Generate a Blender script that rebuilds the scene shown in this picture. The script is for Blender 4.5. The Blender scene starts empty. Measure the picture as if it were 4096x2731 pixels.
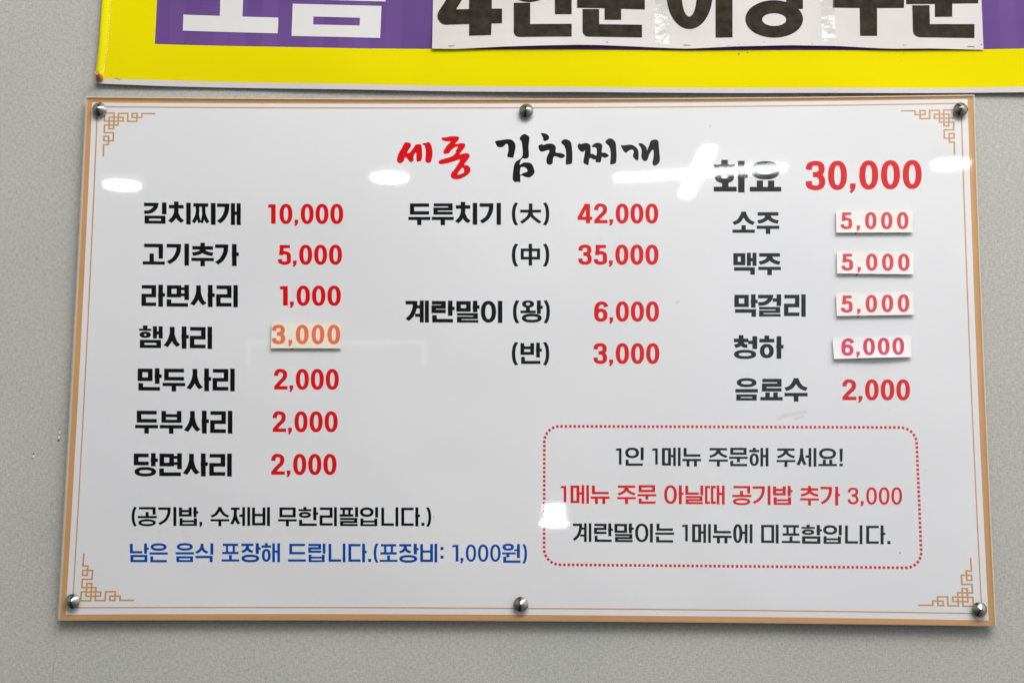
import bpy, bmesh, math, random
from mathutils import Vector, Matrix, noise

random.seed(7)
SC = bpy.context.scene
COL = SC.collection

# ------------------------------------------------------------------ camera
cam_d = bpy.data.cameras.new('camera')
cam_d.sensor_width = 36.0
cam_d.lens = 6350 / 4096 * 36.0
cam_d.clip_start = 0.05
cam_d.clip_end = 100
cam = bpy.data.objects.new('camera', cam_d)
COL.objects.link(cam)
_m = Matrix([[0.99944, -0.001028, 0.033431], [0.032827, -0.161361, -0.986349], [0.006408, 0.986895, -0.161237]]).to_4x4()
_m.translation = Vector((0.04906, -1.89547, 1.65501))
cam.matrix_world = _m
SC.camera = cam

SC.view_settings.view_transform = 'Standard'
SC.view_settings.look = 'None'
SC.view_settings.exposure = 0.10
SC.view_settings.gamma = 1.0
SC.cycles.max_bounces = 10
SC.cycles.transparent_max_bounces = 16
SC.cycles.caustics_reflective = False
SC.cycles.caustics_refractive = False

# ------------------------------------------------------------------ the light of the room round the wall
world = bpy.data.worlds.new('World')
SC.world = world
world.use_nodes = True
wt = world.node_tree
wt.nodes.clear()
wo = wt.nodes.new('ShaderNodeOutputWorld')
wb = wt.nodes.new('ShaderNodeBackground')
tc = wt.nodes.new('ShaderNodeTexCoord')
sp = wt.nodes.new('ShaderNodeSeparateXYZ')
wt.links.new(tc.outputs['Generated'], sp.inputs[0])
def wramp(sock, stops):
    add = wt.nodes.new('ShaderNodeMath'); add.operation = 'MULTIPLY_ADD'
    add.inputs[1].default_value = 0.5; add.inputs[2].default_value = 0.5
    wt.links.new(sock, add.inputs[0])
    r = wt.nodes.new('ShaderNodeValToRGB')
    r.color_ramp.interpolation = 'B_SPLINE'
    e = r.color_ramp.elements
    while len(e) < len(stops): e.new(0.5)
    for el, (p, c) in zip(e, stops):
        el.position = p * 0.5 + 0.5
        el.color = (c, c, c, 1) if not isinstance(c, tuple) else (*c, 1)
    wt.links.new(add.outputs[0], r.inputs[0])
    return r.outputs[0]
gx = wramp(sp.outputs['X'], [(-1, .30), (-.5, .22), (-.24, .022), (-.07, .075), (.03, .28), (.12, .56), (.25, .50), (1, .75)])
gz = wramp(sp.outputs['Z'], [(-1, (.14, .13, .12)), (-.35, (.34, .33, .32)), (-.05, (.55, .56, .57)), (.1, (.72, .74, .76)), (.3, (1.1, 1.13, 1.16)), (.6, (1.35, 1.37, 1.38)), (1, (1.5, 1.5, 1.5))])
mx = wt.nodes.new('ShaderNodeMix'); mx.data_type = 'RGBA'; mx.blend_type = 'MULTIPLY'; mx.inputs[0].default_value = 1
wt.links.new(gx, mx.inputs[6]); wt.links.new(gz, mx.inputs[7])
wt.links.new(mx.outputs[2], wb.inputs['Color'])
wb.inputs['Strength'].default_value = 1.45
wt.links.new(wb.outputs[0], wo.inputs[0])

def area(name, loc, target, sx, sy, power, col=(1, 1, 1)):
    l = bpy.data.lights.new(name, 'AREA'); l.shape = 'RECTANGLE'; l.size = sx; l.size_y = sy
    l.energy = power; l.color = col
    o = bpy.data.objects.new(name, l); COL.objects.link(o)
    o.location = loc
    o.rotation_euler = (Vector(target) - Vector(loc)).to_track_quat('-Z', 'Y').to_euler()
    return o
area('ceiling_light_near_the_wall', (0.65, -0.95, 3.25), (0.2, 0, 1.8), 2.4, 0.8, 12, (1.0, 0.985, 0.96))
area('ceiling_light_further_back', (0.75, -2.4, 4.3), (0.0, 0, 1.75), 3.0, 1.2, 84, (1.0, 0.985, 0.965))
# measured places on the wall, in millimetres (x to the right, z up)
D = {}
D['words'] = [('김치찌개', 'B', 'k', 0, [(-469.08, 2135.85), (-349.01, 2134.33), (-348.07, 2106.83), (-467.87, 2108.42)], [(0.0011, 0.2347), (0.2505, 0.4853), (0.4958, 0.7411), (0.7537, 1.0)]),
 ('고기추가', 'B', 'k', 0, [(-468.32, 2084.32), (-349.64, 2083.04), (-348.7, 2055.65), (-467.1, 2056.87)], [(0.0, 0.2312), (0.2492, 0.4825), (0.5069, 0.7413), (0.7529, 1.0)]),
 ('라면사리', 'B', 'k', 0, [(-467.54, 2032.71), (-349.14, 2032.06), (-348.19, 2004.65), (-466.33, 2005.37)], [(0.0, 0.2466), (0.2624, 0.4942), (0.5058, 0.7619), (0.7757, 1.0)]),
 ('햄사리', 'B', 'k', 0, [(-468.14, 1981.42), (-378.75, 1980.73), (-377.74, 1953.42), (-466.91, 1954.06)], [(0.0014, 0.3254), (0.3366, 0.6816), (0.6955, 1.0)]),
 ('만두사리', 'B', 'k', 0, [(-467.58, 1929.95), (-349.32, 1929.51), (-348.36, 1901.95), (-466.34, 1902.33)], [(0.0, 0.2489), (0.2563, 0.4905), (0.5032, 0.7584), (0.7721, 1.0)]),
 ('두부사리', 'B', 'k', 0, [(-468.39, 1878.79), (-350.38, 1878.34), (-349.41, 1850.77), (-467.14, 1851.16)], [(0.0, 0.2358), (0.2537, 0.4895), (0.5021, 0.7589), (0.7715, 1.0)]),
 ('당면사리', 'B', 'k', 0, [(-467.67, 1827.21), (-349.32, 1827.0), (-348.36, 1799.55), (-466.41, 1799.46)], [(0.0, 0.2466), (0.2601, 0.4912), (0.5016, 0.7575), (0.77, 1.0)]),
 ('10,000', 'N', 'r', 0, [(-315.21, 2133.23), (-222.68, 2133.06), (-222.1, 2108.31), (-314.43, 2108.45)], None),
 ('5,000', 'N', 'r', 0, [(-301.82, 2081.97), (-222.97, 2081.89), (-222.39, 2057.48), (-301.08, 2057.53)], None),
 ('1,000', 'N', 'r', 0, [(-297.53, 2031.17), (-223.14, 2031.15), (-222.55, 2006.7), (-296.79, 2006.68)], None),
 ('2,000', 'N', 'r', 0, [(-301.87, 1928.84), (-223.16, 1928.97), (-222.57, 1904.32), (-301.11, 1904.16)], None),
 ('2,000', 'N', 'r', 0, [(-302.02, 1877.6), (-223.28, 1877.8), (-222.69, 1853.23), (-301.26, 1853.0)], None),
 ('2,000', 'N', 'r', 0, [(-302.15, 1826.42), (-223.51, 1826.69), (-222.91, 1802.1), (-301.39, 1801.8)], None),
 ('두루치기', 'B', 'k', 0, [(-142.89, 2134.3), (-29.37, 2134.24), (-29.16, 2106.76), (-142.43, 2107.08)], [(0.0, 0.238), (0.254, 0.492), (0.504, 0.7447), (0.7699, 1.0)]),
 ('계란말이', 'B', 'k', 0, [(-144.27, 2013.2), (-26.81, 2012.62), (-26.61, 1985.54), (-143.81, 1986.07)], [(0.0, 0.243), (0.2697, 0.5089), (0.5254, 0.7659), (0.7786, 1.0)]),
 ('(', 'X', 'k', 0, [(-16.12, 2134.68), (-8.29, 2134.66), (-8.12, 2105.96), (-15.93, 2105.97)], None),
 (')', 'X', 'k', 0, [(21.81, 2134.6), (29.63, 2134.59), (29.7, 2105.9), (21.9, 2105.91)], None),
 ('(', 'X', 'k', 0, [(-15.79, 2083.37), (-7.99, 2083.37), (-7.83, 2054.75), (-15.6, 2054.76)], None),
 (')', 'X', 'k', 0, [(21.98, 2083.33), (29.76, 2083.33), (29.84, 2054.73), (22.07, 2054.74)], None),
 ('(', 'X', 'k', 0, [(-15.01, 1962.35), (-7.29, 1962.36), (-7.13, 1933.87), (-14.83, 1933.86)], None),
 (')', 'X', 'k', 0, [(22.37, 1962.39), (30.08, 1962.4), (30.15, 1933.93), (22.47, 1933.92)], None),
 ('(', 'X', 'k', 0, [(-14.0, 2013.53), (-6.1, 2013.53), (-5.94, 1984.95), (-13.82, 1984.94)], None),
 (')', 'X', 'k', 0, [(22.95, 2013.53), (30.69, 2013.53), (30.76, 1984.97), (23.04, 1984.97)], None),
 ('大', 'X', 'k', 0, [(-6.47, 2133.42), (20.01, 2133.37), (20.1, 2107.92), (-6.33, 2107.96)], None),
 ('中', 'X', 'k', 0, [(-4.99, 2083.06), (18.53, 2083.03), (18.63, 2056.11), (-4.84, 2056.12)], None),
 ('왕', 'X', 'k', 0, [(-4.9, 2013.23), (22.21, 2013.23), (22.29, 1986.02), (-4.75, 1986.0)], None),
 ('반', 'X', 'k', 0, [(-4.62, 1961.61), (21.19, 1961.64), (21.28, 1935.71), (-4.47, 1935.67)], None),
 ('42,000', 'N', 'r', 0, [(64.04, 2132.82), (162.22, 2132.63), (162.02, 2108.32), (64.03, 2108.47)], None),
 ('35,000', 'N', 'r', 0, [(64.92, 2081.76), (162.09, 2081.66), (161.89, 2057.25), (64.92, 2057.3)], None),
 ('6,000', 'N', 'r', 0, [(83.92, 2011.73), (162.09, 2011.74), (161.89, 1987.46), (83.87, 1987.42)], None),
 ('3,000', 'N', 'r', 0, [(83.08, 1960.8), (162.1, 1960.89), (161.89, 1936.22), (83.04, 1936.1)], None),
 ('화요', 'B', 'k', 0, [(230.11, 2186.35), (312.15, 2186.11), (311.32, 2146.43), (229.55, 2146.61)], [(0.0, 0.5045), (0.5347, 1.0)]),
 ('30,000', 'N', 'r', 0, [(341.82, 2185.39), (482.07, 2186.39), (480.83, 2151.03), (340.98, 2149.43)], None),
 ('소주', 'B', 'k', 0, [(251.67, 2122.6), (308.48, 2122.5), (307.93, 2095.5), (251.24, 2095.57)], [(0.0, 0.4837), (0.5206, 1.0)]),
 ('맥주', 'B', 'k', 0, [(252.09, 2071.81), (309.4, 2071.76), (308.83, 2044.73), (251.66, 2044.75)], [(0.0, 0.4882), (0.5246, 1.0)]),
 ('막걸리', 'B', 'k', 0, [(252.5, 2020.7), (337.98, 2020.7), (337.34, 1993.3), (252.06, 1993.25)], [(0.0, 0.3286), (0.3329, 0.6571), (0.6957, 1.0)]),
 ('청하', 'B', 'k', 0, [(251.07, 1969.65), (310.43, 1969.71), (309.86, 1942.4), (250.63, 1942.32)], [(0.0, 0.4713), (0.5123, 1.0)]),
 ('음료수', 'B', 'k', 0, [(252.07, 1918.8), (337.91, 1918.95), (337.27, 1891.65), (251.63, 1891.45)], [(0.0, 0.3131), (0.3456, 0.6559), (0.6798, 1.0)]),
 ('2,000', 'N', 'r', 0, [(378.69, 1917.43), (458.84, 1917.58), (458.02, 1893.03), (378.03, 1892.84)], None),
 ('(', 'Y', 'k', 0, [(-467.34, 1763.09), (-461.0, 1763.12), (-459.96, 1739.73), (-466.28, 1739.7)], None),
 ('공기밥', 'M', 'k', 0, [(-459.97, 1762.82), (-387.17, 1763.15), (-386.31, 1740.7), (-458.96, 1740.34)], [(0.0, 0.3156), (0.3366, 0.6381), (0.6802, 1.0)]),
 (',', 'Y', 'k', 0, [(-385.58, 1745.63), (-381.71, 1745.65), (-381.48, 1739.52), (-385.34, 1739.5)], None),
 ('수제비', 'M', 'k', 0, [(-372.69, 1763.11), (-301.44, 1763.43), (-300.75, 1741.22), (-371.86, 1740.87)], [(0.0, 0.3171), (0.3314, 0.6671), (0.7, 1.0)]),
 ('무한리필입니다', 'M', 'k', 0, [(-291.78, 1763.58), (-122.52, 1764.01), (-122.17, 1741.49), (-291.1, 1741.16)],
  [(-0.0001, 0.1316), (0.1439, 0.283), (0.2935, 0.415), (0.4343, 0.5646), (0.5776, 0.7054), (0.7278, 0.8473), (0.8681, 1.0001)]),
 ('.', 'Y', 'k', 0, [(-120.65, 1745.91), (-116.94, 1745.92), (-116.89, 1742.25), (-120.59, 1742.23)], None),
 (')', 'Y', 'k', 0, [(-115.42, 1764.14), (-109.27, 1764.17), (-108.93, 1741.03), (-115.07, 1741.0)], None),
 ('남은', 'M', 'b', 0, [(-467.52, 1719.81), (-422.11, 1720.04), (-421.18, 1697.75), (-466.5, 1697.49)], [(0.0, 0.5), (0.5179, 1.0)]),
 ('음식', 'M', 'b', 0, [(-412.77, 1720.29), (-367.55, 1720.53), (-366.73, 1698.25), (-411.85, 1698.0)], [(0.0, 0.4876), (0.5169, 1.0)]),
 ('포장해', 'M', 'b', 0, [(-357.91, 1720.58), (-288.16, 1720.95), (-287.49, 1698.8), (-357.1, 1698.41)], [(0.0, 0.3052), (0.3343, 0.6715), (0.6831, 1.0)]),
 ('드립니다', 'M', 'b', 0, [(-278.64, 1720.9), (-185.02, 1721.03), (-184.56, 1699.17), (-277.99, 1698.65)], [(-0.0001, 0.2268), (0.2569, 0.4759), (0.5149, 0.7298), (0.7666, 0.9995)]),
 ('.', 'Y', 'b', 0, [(-183.06, 1703.25), (-179.46, 1703.27), (-179.38, 1699.62), (-182.98, 1699.6)], None),
 ('(', 'Y', 'b', 0, [(-176.87, 1721.49), (-171.05, 1721.52), (-170.59, 1698.52), (-176.4, 1698.49)], None),
 ('포장비', 'M', 'b', 0, [(-169.77, 1721.0), (-101.46, 1721.36), (-101.15, 1699.43), (-169.33, 1699.05)], [(0.0, 0.3096), (0.3344, 0.678), (0.7043, 1.0)]),
 (':', 'Y', 'b', 0, [(-97.71, 1717.51), (-94.01, 1717.53), (-93.83, 1703.95), (-97.52, 1703.93)], None),
 ('1,000', 'L', 'b', 2, [(-83.6, 1720.3), (-26.66, 1720.6), (-26.51, 1701.0), (-83.35, 1700.68)], None),
 ('원', 'M', 'b', 0, [(-24.98, 1721.45), (-3.18, 1721.56), (-3.06, 1699.36), (-24.81, 1699.24)], None),
 (')', 'Y', 'b', 0, [(-1.08, 1721.47), (4.5, 1721.5), (4.61, 1698.57), (-0.95, 1698.54)], None),
 ('1', 'L', 'k', 0, [(109.53, 1834.91), (116.1, 1834.94), (116.01, 1815.29), (109.45, 1815.26)], None),
 ('인', 'M', 'k', 0, [(120.49, 1835.88), (142.39, 1835.95), (142.23, 1813.88), (120.38, 1813.8)], None),
 ('1', 'L', 'k', 0, [(152.52, 1835.05), (159.08, 1835.08), (158.92, 1815.44), (152.36, 1815.42)], None),
 ('메뉴', 'M', 'k', 0, [(164.04, 1835.79), (210.4, 1835.94), (210.12, 1814.01), (163.84, 1813.85)], [(0.0, 0.4764), (0.5211, 1.0)]),
 ('주문해', 'M', 'k', 0, [(219.48, 1835.97), (289.77, 1835.85), (289.35, 1813.96), (219.18, 1814.05)], [(-0.0001, 0.3183), (0.3397, 0.6539), (0.677, 1.0)]),
 ('주세요', 'M', 'k', 0, [(299.28, 1835.65), (370.23, 1835.88), (369.65, 1813.91), (298.83, 1813.65)], [(0.0, 0.3129), (0.3306, 0.6613), (0.6935, 1.0)]),
 ('!', 'Y', 'k', 0, [(373.3, 1835.09), (377.29, 1835.1), (376.73, 1814.28), (372.74, 1814.26)], None),
 ('1', 'L', 'r', 0, [(43.89, 1790.24), (50.68, 1790.26), (50.7, 1770.74), (43.92, 1770.71)], None),
 ('메뉴', 'M', 'r', 0, [(55.63, 1790.98), (101.76, 1791.16), (101.69, 1769.25), (55.64, 1769.04)], [(0.0, 0.4738), (0.5187, 1.0)]),
 ('주문', 'M', 'r', 0, [(110.73, 1791.2), (156.99, 1791.38), (156.81, 1769.38), (110.63, 1769.17)], [(0.0, 0.4814), (0.5186, 1.0)]),
 ('아닐때', 'M', 'r', 0, [(166.17, 1791.31), (237.52, 1791.25), (237.18, 1768.82), (165.97, 1769.08)], [(0.0, 0.3226), (0.3499, 0.6469), (0.6742, 1.0)]),
 ('공기밥', 'M', 'r', 0, [(246.28, 1790.83), (317.2, 1791.12), (316.71, 1768.72), (245.92, 1768.4)], [(0.0, 0.3188), (0.3382, 0.6361), (0.6763, 1.0)]),
 ('추가', 'M', 'r', 0, [(325.98, 1790.92), (372.79, 1790.54), (372.19, 1768.28), (325.47, 1768.76)], [(0.0, 0.4745), (0.5109, 1.0)]),
 ('3,000', 'L', 'r', 2, [(381.64, 1789.55), (445.29, 1789.81), (444.63, 1769.86), (381.09, 1769.57)], None),
 ('계란말이는', 'M', 'k', 0, [(58.18, 1746.18), (177.53, 1746.19), (177.31, 1724.13), (58.18, 1724.31)],
  [(0.0, 0.185), (0.2109, 0.3988), (0.4123, 0.6021), (0.6165, 0.791), (0.815, 1.0)]),
 ('1', 'L', 'k', 0, [(186.88, 1745.32), (193.61, 1745.35), (193.39, 1725.69), (186.67, 1725.66)], None),
 ('메뉴에', 'M', 'k', 0, [(198.64, 1746.06), (269.36, 1745.95), (268.96, 1723.82), (198.38, 1724.02)], [(-0.0, 0.311), (0.3416, 0.6559), (0.6795, 1.0001)]),
 ('미포함입니다', 'M', 'k', 0, [(279.48, 1745.77), (424.37, 1745.34), (423.68, 1723.27), (279.07, 1723.64)],
  [(0.0, 0.141), (0.1668, 0.3148), (0.325, 0.4894), (0.4996, 0.65), (0.6758, 0.816), (0.8457, 1.0)]),
 ('.', 'Y', 'k', 0, [(426.06, 1727.24), (429.79, 1727.26), (429.68, 1723.64), (425.95, 1723.62)], None)]
D['tails'] = [[(-280.38, 1955.66), (-278.15, 1955.66), (-279.79, 1952.42), (-281.77, 1952.41)], [(399.23, 2097.65), (401.93, 2097.65), (400.36, 2094.37), (398.27, 2094.12)],
 [(399.5, 2046.7), (401.94, 2046.7), (400.13, 2043.07), (398.3, 2043.07)], [(399.49, 1995.07), (401.43, 1995.07), (400.38, 1992.21), (398.32, 1992.21)],
 [(398.99, 1943.76), (401.41, 1943.76), (399.88, 1940.93), (398.07, 1941.17)]]
D['white'] = [(-539.72, 2263.63), (-493.89, 2263.04), (-448.14, 2262.5), (-402.46, 2262.01), (-356.86, 2261.58), (-311.34, 2261.2), (-265.89, 2260.87), (-220.51, 2260.59), (-175.21, 2260.36),
 (-129.98, 2260.19), (-84.82, 2260.07), (-39.73, 2259.99), (5.29, 2259.97), (50.24, 2260.0), (95.12, 2260.09), (139.93, 2260.22), (184.68, 2260.4), (229.36, 2260.63),
 (273.97, 2260.92), (318.52, 2261.25), (363.0, 2261.64), (407.42, 2262.07), (451.78, 2262.56), (496.08, 2263.1), (540.31, 2263.68), (540.0, 2236.18), (539.71, 2208.81),
 (539.45, 2181.56), (539.21, 2154.43), (539.0, 2127.42), (538.82, 2100.54), (538.66, 2073.78), (538.53, 2047.14), (538.42, 2020.62), (538.34, 1994.21), (538.28, 1967.93),
 (538.25, 1941.76), (538.24, 1915.71), (538.26, 1889.77), (538.3, 1863.95), (538.36, 1838.24), (538.45, 1812.65), (538.56, 1787.17), (538.7, 1761.8), (538.86, 1736.54),
 (539.05, 1711.4), (539.25, 1686.36), (539.48, 1661.43), (539.73, 1636.61), (495.58, 1637.07), (451.36, 1637.48), (407.05, 1637.86), (362.67, 1638.19), (318.22, 1638.48),
 (273.69, 1638.73), (229.09, 1638.94), (184.41, 1639.11), (139.66, 1639.24), (94.84, 1639.32), (49.94, 1639.36), (4.97, 1639.36), (-40.07, 1639.32), (-85.19, 1639.24),
 (-130.37, 1639.11), (-175.63, 1638.94), (-220.96, 1638.73), (-266.36, 1638.48), (-311.83, 1638.18), (-357.38, 1637.84), (-402.99, 1637.46), (-448.67, 1637.04), (-494.42, 1636.57),
 (-540.24, 1636.06), (-539.98, 1660.92), (-539.74, 1685.89), (-539.52, 1710.97), (-539.32, 1736.16), (-539.14, 1761.45), (-538.98, 1786.85), (-538.84, 1812.37), (-538.72, 1837.99),
 (-538.63, 1863.72), (-538.55, 1889.57), (-538.49, 1915.53), (-538.46, 1941.6), (-538.44, 1967.79), (-538.45, 1994.09), (-538.48, 2020.51), (-538.53, 2047.05), (-538.6, 2073.7),
 (-538.69, 2100.47), (-538.81, 2127.36), (-538.95, 2154.37), (-539.11, 2181.5), (-539.29, 2208.76), (-539.49, 2236.13)]
D['thin_o'] = [(-533.58, 2258.82), (-488.33, 2258.25), (-443.15, 2257.73), (-398.05, 2257.26), (-353.02, 2256.83), (-308.07, 2256.46), (-263.19, 2256.14), (-218.38, 2255.87), (-173.64, 2255.64),
 (-128.97, 2255.47), (-84.37, 2255.34), (-39.84, 2255.27), (4.62, 2255.24), (49.01, 2255.26), (93.34, 2255.33), (137.6, 2255.45), (181.79, 2255.62), (225.92, 2255.84),
 (269.99, 2256.1), (313.99, 2256.41), (357.92, 2256.77), (401.8, 2257.18), (445.61, 2257.64), (489.37, 2258.14), (533.06, 2258.7), (532.77, 2231.75), (532.51, 2204.91),
 (532.27, 2178.2), (532.06, 2151.61), (531.87, 2125.13), (531.71, 2098.77), (531.58, 2072.53), (531.47, 2046.41), (531.39, 2020.39), (531.33, 1994.5), (531.29, 1968.71),
 (531.29, 1943.04), (531.3, 1917.48), (531.34, 1892.03), (531.4, 1866.7), (531.49, 1841.47), (531.6, 1816.35), (531.74, 1791.34), (531.9, 1766.44), (532.08, 1741.65),
 (532.29, 1716.96), (532.52, 1692.38), (532.77, 1667.9), (533.05, 1643.53), (489.44, 1643.93), (445.76, 1644.29), (402.01, 1644.62), (358.18, 1644.91), (314.28, 1645.17),
 (270.31, 1645.39), (226.27, 1645.58), (182.16, 1645.73), (137.97, 1645.84), (93.71, 1645.92), (49.38, 1645.96), (4.98, 1645.97), (-39.49, 1645.94), (-84.03, 1645.87),
 (-128.64, 1645.77), (-173.33, 1645.63), (-218.08, 1645.46), (-262.9, 1645.25), (-307.79, 1645.0), (-352.75, 1644.71), (-397.78, 1644.39), (-442.87, 1644.03), (-488.04, 1643.64),
 (-533.27, 1643.21), (-533.04, 1667.62), (-532.84, 1692.14), (-532.65, 1716.76), (-532.48, 1741.48), (-532.34, 1766.31), (-532.21, 1791.24), (-532.11, 1816.28), (-532.02, 1841.42),
 (-531.96, 1866.68), (-531.91, 1892.04), (-531.89, 1917.51), (-531.89, 1943.08), (-531.91, 1968.77), (-531.95, 1994.57), (-532.02, 2020.48), (-532.1, 2046.5), (-532.21, 2072.64),
 (-532.34, 2098.89), (-532.49, 2125.25), (-532.66, 2151.73), (-532.86, 2178.33), (-533.07, 2205.04), (-533.32, 2231.87)]
D['thin_i'] = [(-531.86, 2257.14), (-486.76, 2256.57), (-441.72, 2256.05), (-396.77, 2255.58), (-351.88, 2255.16), (-307.07, 2254.79), (-262.33, 2254.46), (-217.66, 2254.19), (-173.07, 2253.97),
 (-128.54, 2253.8), (-84.08, 2253.68), (-39.69, 2253.6), (4.63, 2253.58), (48.88, 2253.6), (93.07, 2253.67), (137.19, 2253.79), (181.24, 2253.96), (225.24, 2254.18),
 (269.16, 2254.45), (313.03, 2254.76), (356.83, 2255.12), (400.57, 2255.53), (444.25, 2255.99), (487.87, 2256.5), (531.42, 2257.05), (531.14, 2230.25), (530.89, 2203.56),
 (530.66, 2176.99), (530.46, 2150.53), (530.28, 2124.19), (530.13, 2097.97), (530.0, 2071.87), (529.9, 2045.88), (529.83, 2020.0), (529.78, 1994.23), (529.75, 1968.58),
 (529.75, 1943.04), (529.78, 1917.61), (529.82, 1892.29), (529.9, 1867.08), (529.99, 1841.98), (530.11, 1816.99), (530.26, 1792.1), (530.43, 1767.32), (530.62, 1742.65),
 (530.83, 1718.08), (531.07, 1693.62), (531.33, 1669.26), (531.61, 1645.01), (488.12, 1645.41), (444.56, 1645.77), (400.93, 1646.1), (357.22, 1646.4), (313.44, 1646.66),
 (269.59, 1646.88), (225.66, 1647.07), (181.67, 1647.22), (137.6, 1647.34), (93.46, 1647.42), (49.25, 1647.46), (4.97, 1647.47), (-39.38, 1647.44), (-83.8, 1647.38),
 (-128.29, 1647.28), (-172.85, 1647.14), (-217.47, 1646.97), (-262.17, 1646.76), (-306.94, 1646.51), (-351.78, 1646.23), (-396.68, 1645.91), (-441.65, 1645.56), (-486.69, 1645.16),
 (-531.8, 1644.73), (-531.56, 1669.03), (-531.35, 1693.42), (-531.15, 1717.92), (-530.97, 1742.52), (-530.82, 1767.22), (-530.68, 1792.02), (-530.57, 1816.94), (-530.47, 1841.95),
 (-530.4, 1867.07), (-530.34, 1892.3), (-530.31, 1917.64), (-530.3, 1943.09), (-530.31, 1968.64), (-530.34, 1994.3), (-530.4, 2020.08), (-530.47, 2045.96), (-530.57, 2071.96),
 (-530.68, 2098.07), (-530.83, 2124.29), (-530.99, 2150.63), (-531.17, 2177.08), (-531.38, 2203.65), (-531.61, 2230.34)]
D['printo'] = [(-545.24, 2271.03), (-498.86, 2270.29), (-452.56, 2269.6), (-406.34, 2268.97), (-360.2, 2268.4), (-314.14, 2267.88), (-268.16, 2267.42), (-222.25, 2267.02), (-176.42, 2266.67),
 (-130.66, 2266.38), (-84.98, 2266.15), (-39.36, 2265.97), (6.17, 2265.85), (51.64, 2265.78), (97.03, 2265.77), (142.36, 2265.82), (187.62, 2265.92), (232.8, 2266.07),
 (277.92, 2266.28), (322.98, 2266.55), (367.96, 2266.87), (412.88, 2267.25), (457.74, 2267.68), (502.53, 2268.16), (547.26, 2268.7), (547.0, 2240.7), (546.75, 2212.82),
 (546.53, 2185.08), (546.32, 2157.46), (546.14, 2129.97), (545.99, 2102.61), (545.85, 2075.37), (545.73, 2048.26), (545.64, 2021.27), (545.56, 1994.4), (545.51, 1967.65),
 (545.48, 1941.03), (545.47, 1914.53), (545.48, 1888.15), (545.51, 1861.88), (545.55, 1835.73), (545.62, 1809.71), (545.71, 1783.79), (545.82, 1758.0), (545.95, 1732.32),
 (546.1, 1706.75), (546.27, 1681.3), (546.45, 1655.96), (546.66, 1630.73), (501.98, 1631.11), (457.22, 1631.46), (412.38, 1631.77), (367.47, 1632.04), (322.48, 1632.28),
 (277.42, 1632.49), (232.28, 1632.66), (187.07, 1632.79), (141.77, 1632.89), (96.41, 1632.95), (50.97, 1632.98), (5.45, 1632.97), (-40.13, 1632.93), (-85.8, 1632.84),
 (-131.54, 1632.73), (-177.35, 1632.57), (-223.23, 1632.38), (-269.19, 1632.15), (-315.22, 1631.89), (-361.32, 1631.59), (-407.5, 1631.25), (-453.74, 1630.88), (-500.06, 1630.47),
 (-546.45, 1630.02), (-546.26, 1655.39), (-546.08, 1680.87), (-545.91, 1706.46), (-545.76, 1732.17), (-545.61, 1757.98), (-545.48, 1783.91), (-545.36, 1809.96), (-545.25, 1836.12),
 (-545.16, 1862.4), (-545.07, 1888.79), (-545.0, 1915.3), (-544.95, 1941.93), (-544.9, 1968.68), (-544.87, 1995.55), (-544.84, 2022.54), (-544.84, 2049.65), (-544.84, 2076.88),
 (-544.86, 2104.24), (-544.89, 2131.72), (-544.93, 2159.33), (-544.99, 2187.06), (-545.06, 2214.93), (-545.15, 2242.91)]
D['acr'] = [(-547.49, 2270.55), (-500.97, 2269.81), (-454.53, 2269.12), (-408.17, 2268.49), (-361.89, 2267.92), (-315.69, 2267.4), (-269.56, 2266.94), (-223.52, 2266.54), (-177.55, 2266.2),
 (-131.65, 2265.91), (-85.84, 2265.67), (-40.09, 2265.5), (5.58, 2265.38), (51.18, 2265.31), (96.71, 2265.3), (142.17, 2265.34), (187.56, 2265.45), (232.88, 2265.6),
 (278.13, 2265.81), (323.32, 2266.08), (368.44, 2266.4), (413.49, 2266.77), (458.47, 2267.2), (503.4, 2267.69), (548.25, 2268.23), (547.99, 2240.2), (547.75, 2212.3),
 (547.54, 2184.53), (547.34, 2156.89), (547.17, 2129.38), (547.02, 2102.0), (546.88, 2074.74), (546.77, 2047.6), (546.69, 2020.59), (546.62, 1993.7), (546.57, 1966.94),
 (546.55, 1940.29), (546.54, 1913.77), (546.55, 1887.37), (546.59, 1861.09), (546.64, 1834.92), (546.72, 1808.87), (546.81, 1782.94), (546.93, 1757.13), (547.06, 1731.43),
 (547.21, 1705.85), (547.39, 1680.38), (547.58, 1655.02), (547.79, 1629.78), (502.97, 1630.15), (458.07, 1630.49), (413.09, 1630.79), (368.04, 1631.06), (322.91, 1631.29),
 (277.7, 1631.49), (232.42, 1631.65), (187.06, 1631.77), (141.62, 1631.86), (96.11, 1631.92), (50.52, 1631.94), (4.86, 1631.92), (-40.87, 1631.86), (-86.68, 1631.78),
 (-132.57, 1631.65), (-178.53, 1631.49), (-224.56, 1631.29), (-270.67, 1631.05), (-316.85, 1630.78), (-363.1, 1630.47), (-409.43, 1630.13), (-455.83, 1629.75), (-502.3, 1629.33),
 (-548.84, 1628.87), (-548.69, 1654.27), (-548.55, 1679.77), (-548.42, 1705.39), (-548.29, 1731.11), (-548.17, 1756.96), (-548.06, 1782.91), (-547.96, 1808.98), (-547.87, 1835.17),
 (-547.78, 1861.47), (-547.7, 1887.89), (-547.63, 1914.43), (-547.57, 1941.09), (-547.52, 1967.86), (-547.47, 1994.76), (-547.44, 2021.78), (-547.41, 2048.92), (-547.39, 2076.18),
 (-547.37, 2103.57), (-547.37, 2131.08), (-547.38, 2158.72), (-547.39, 2186.49), (-547.41, 2214.38), (-547.45, 2242.4)]
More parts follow.
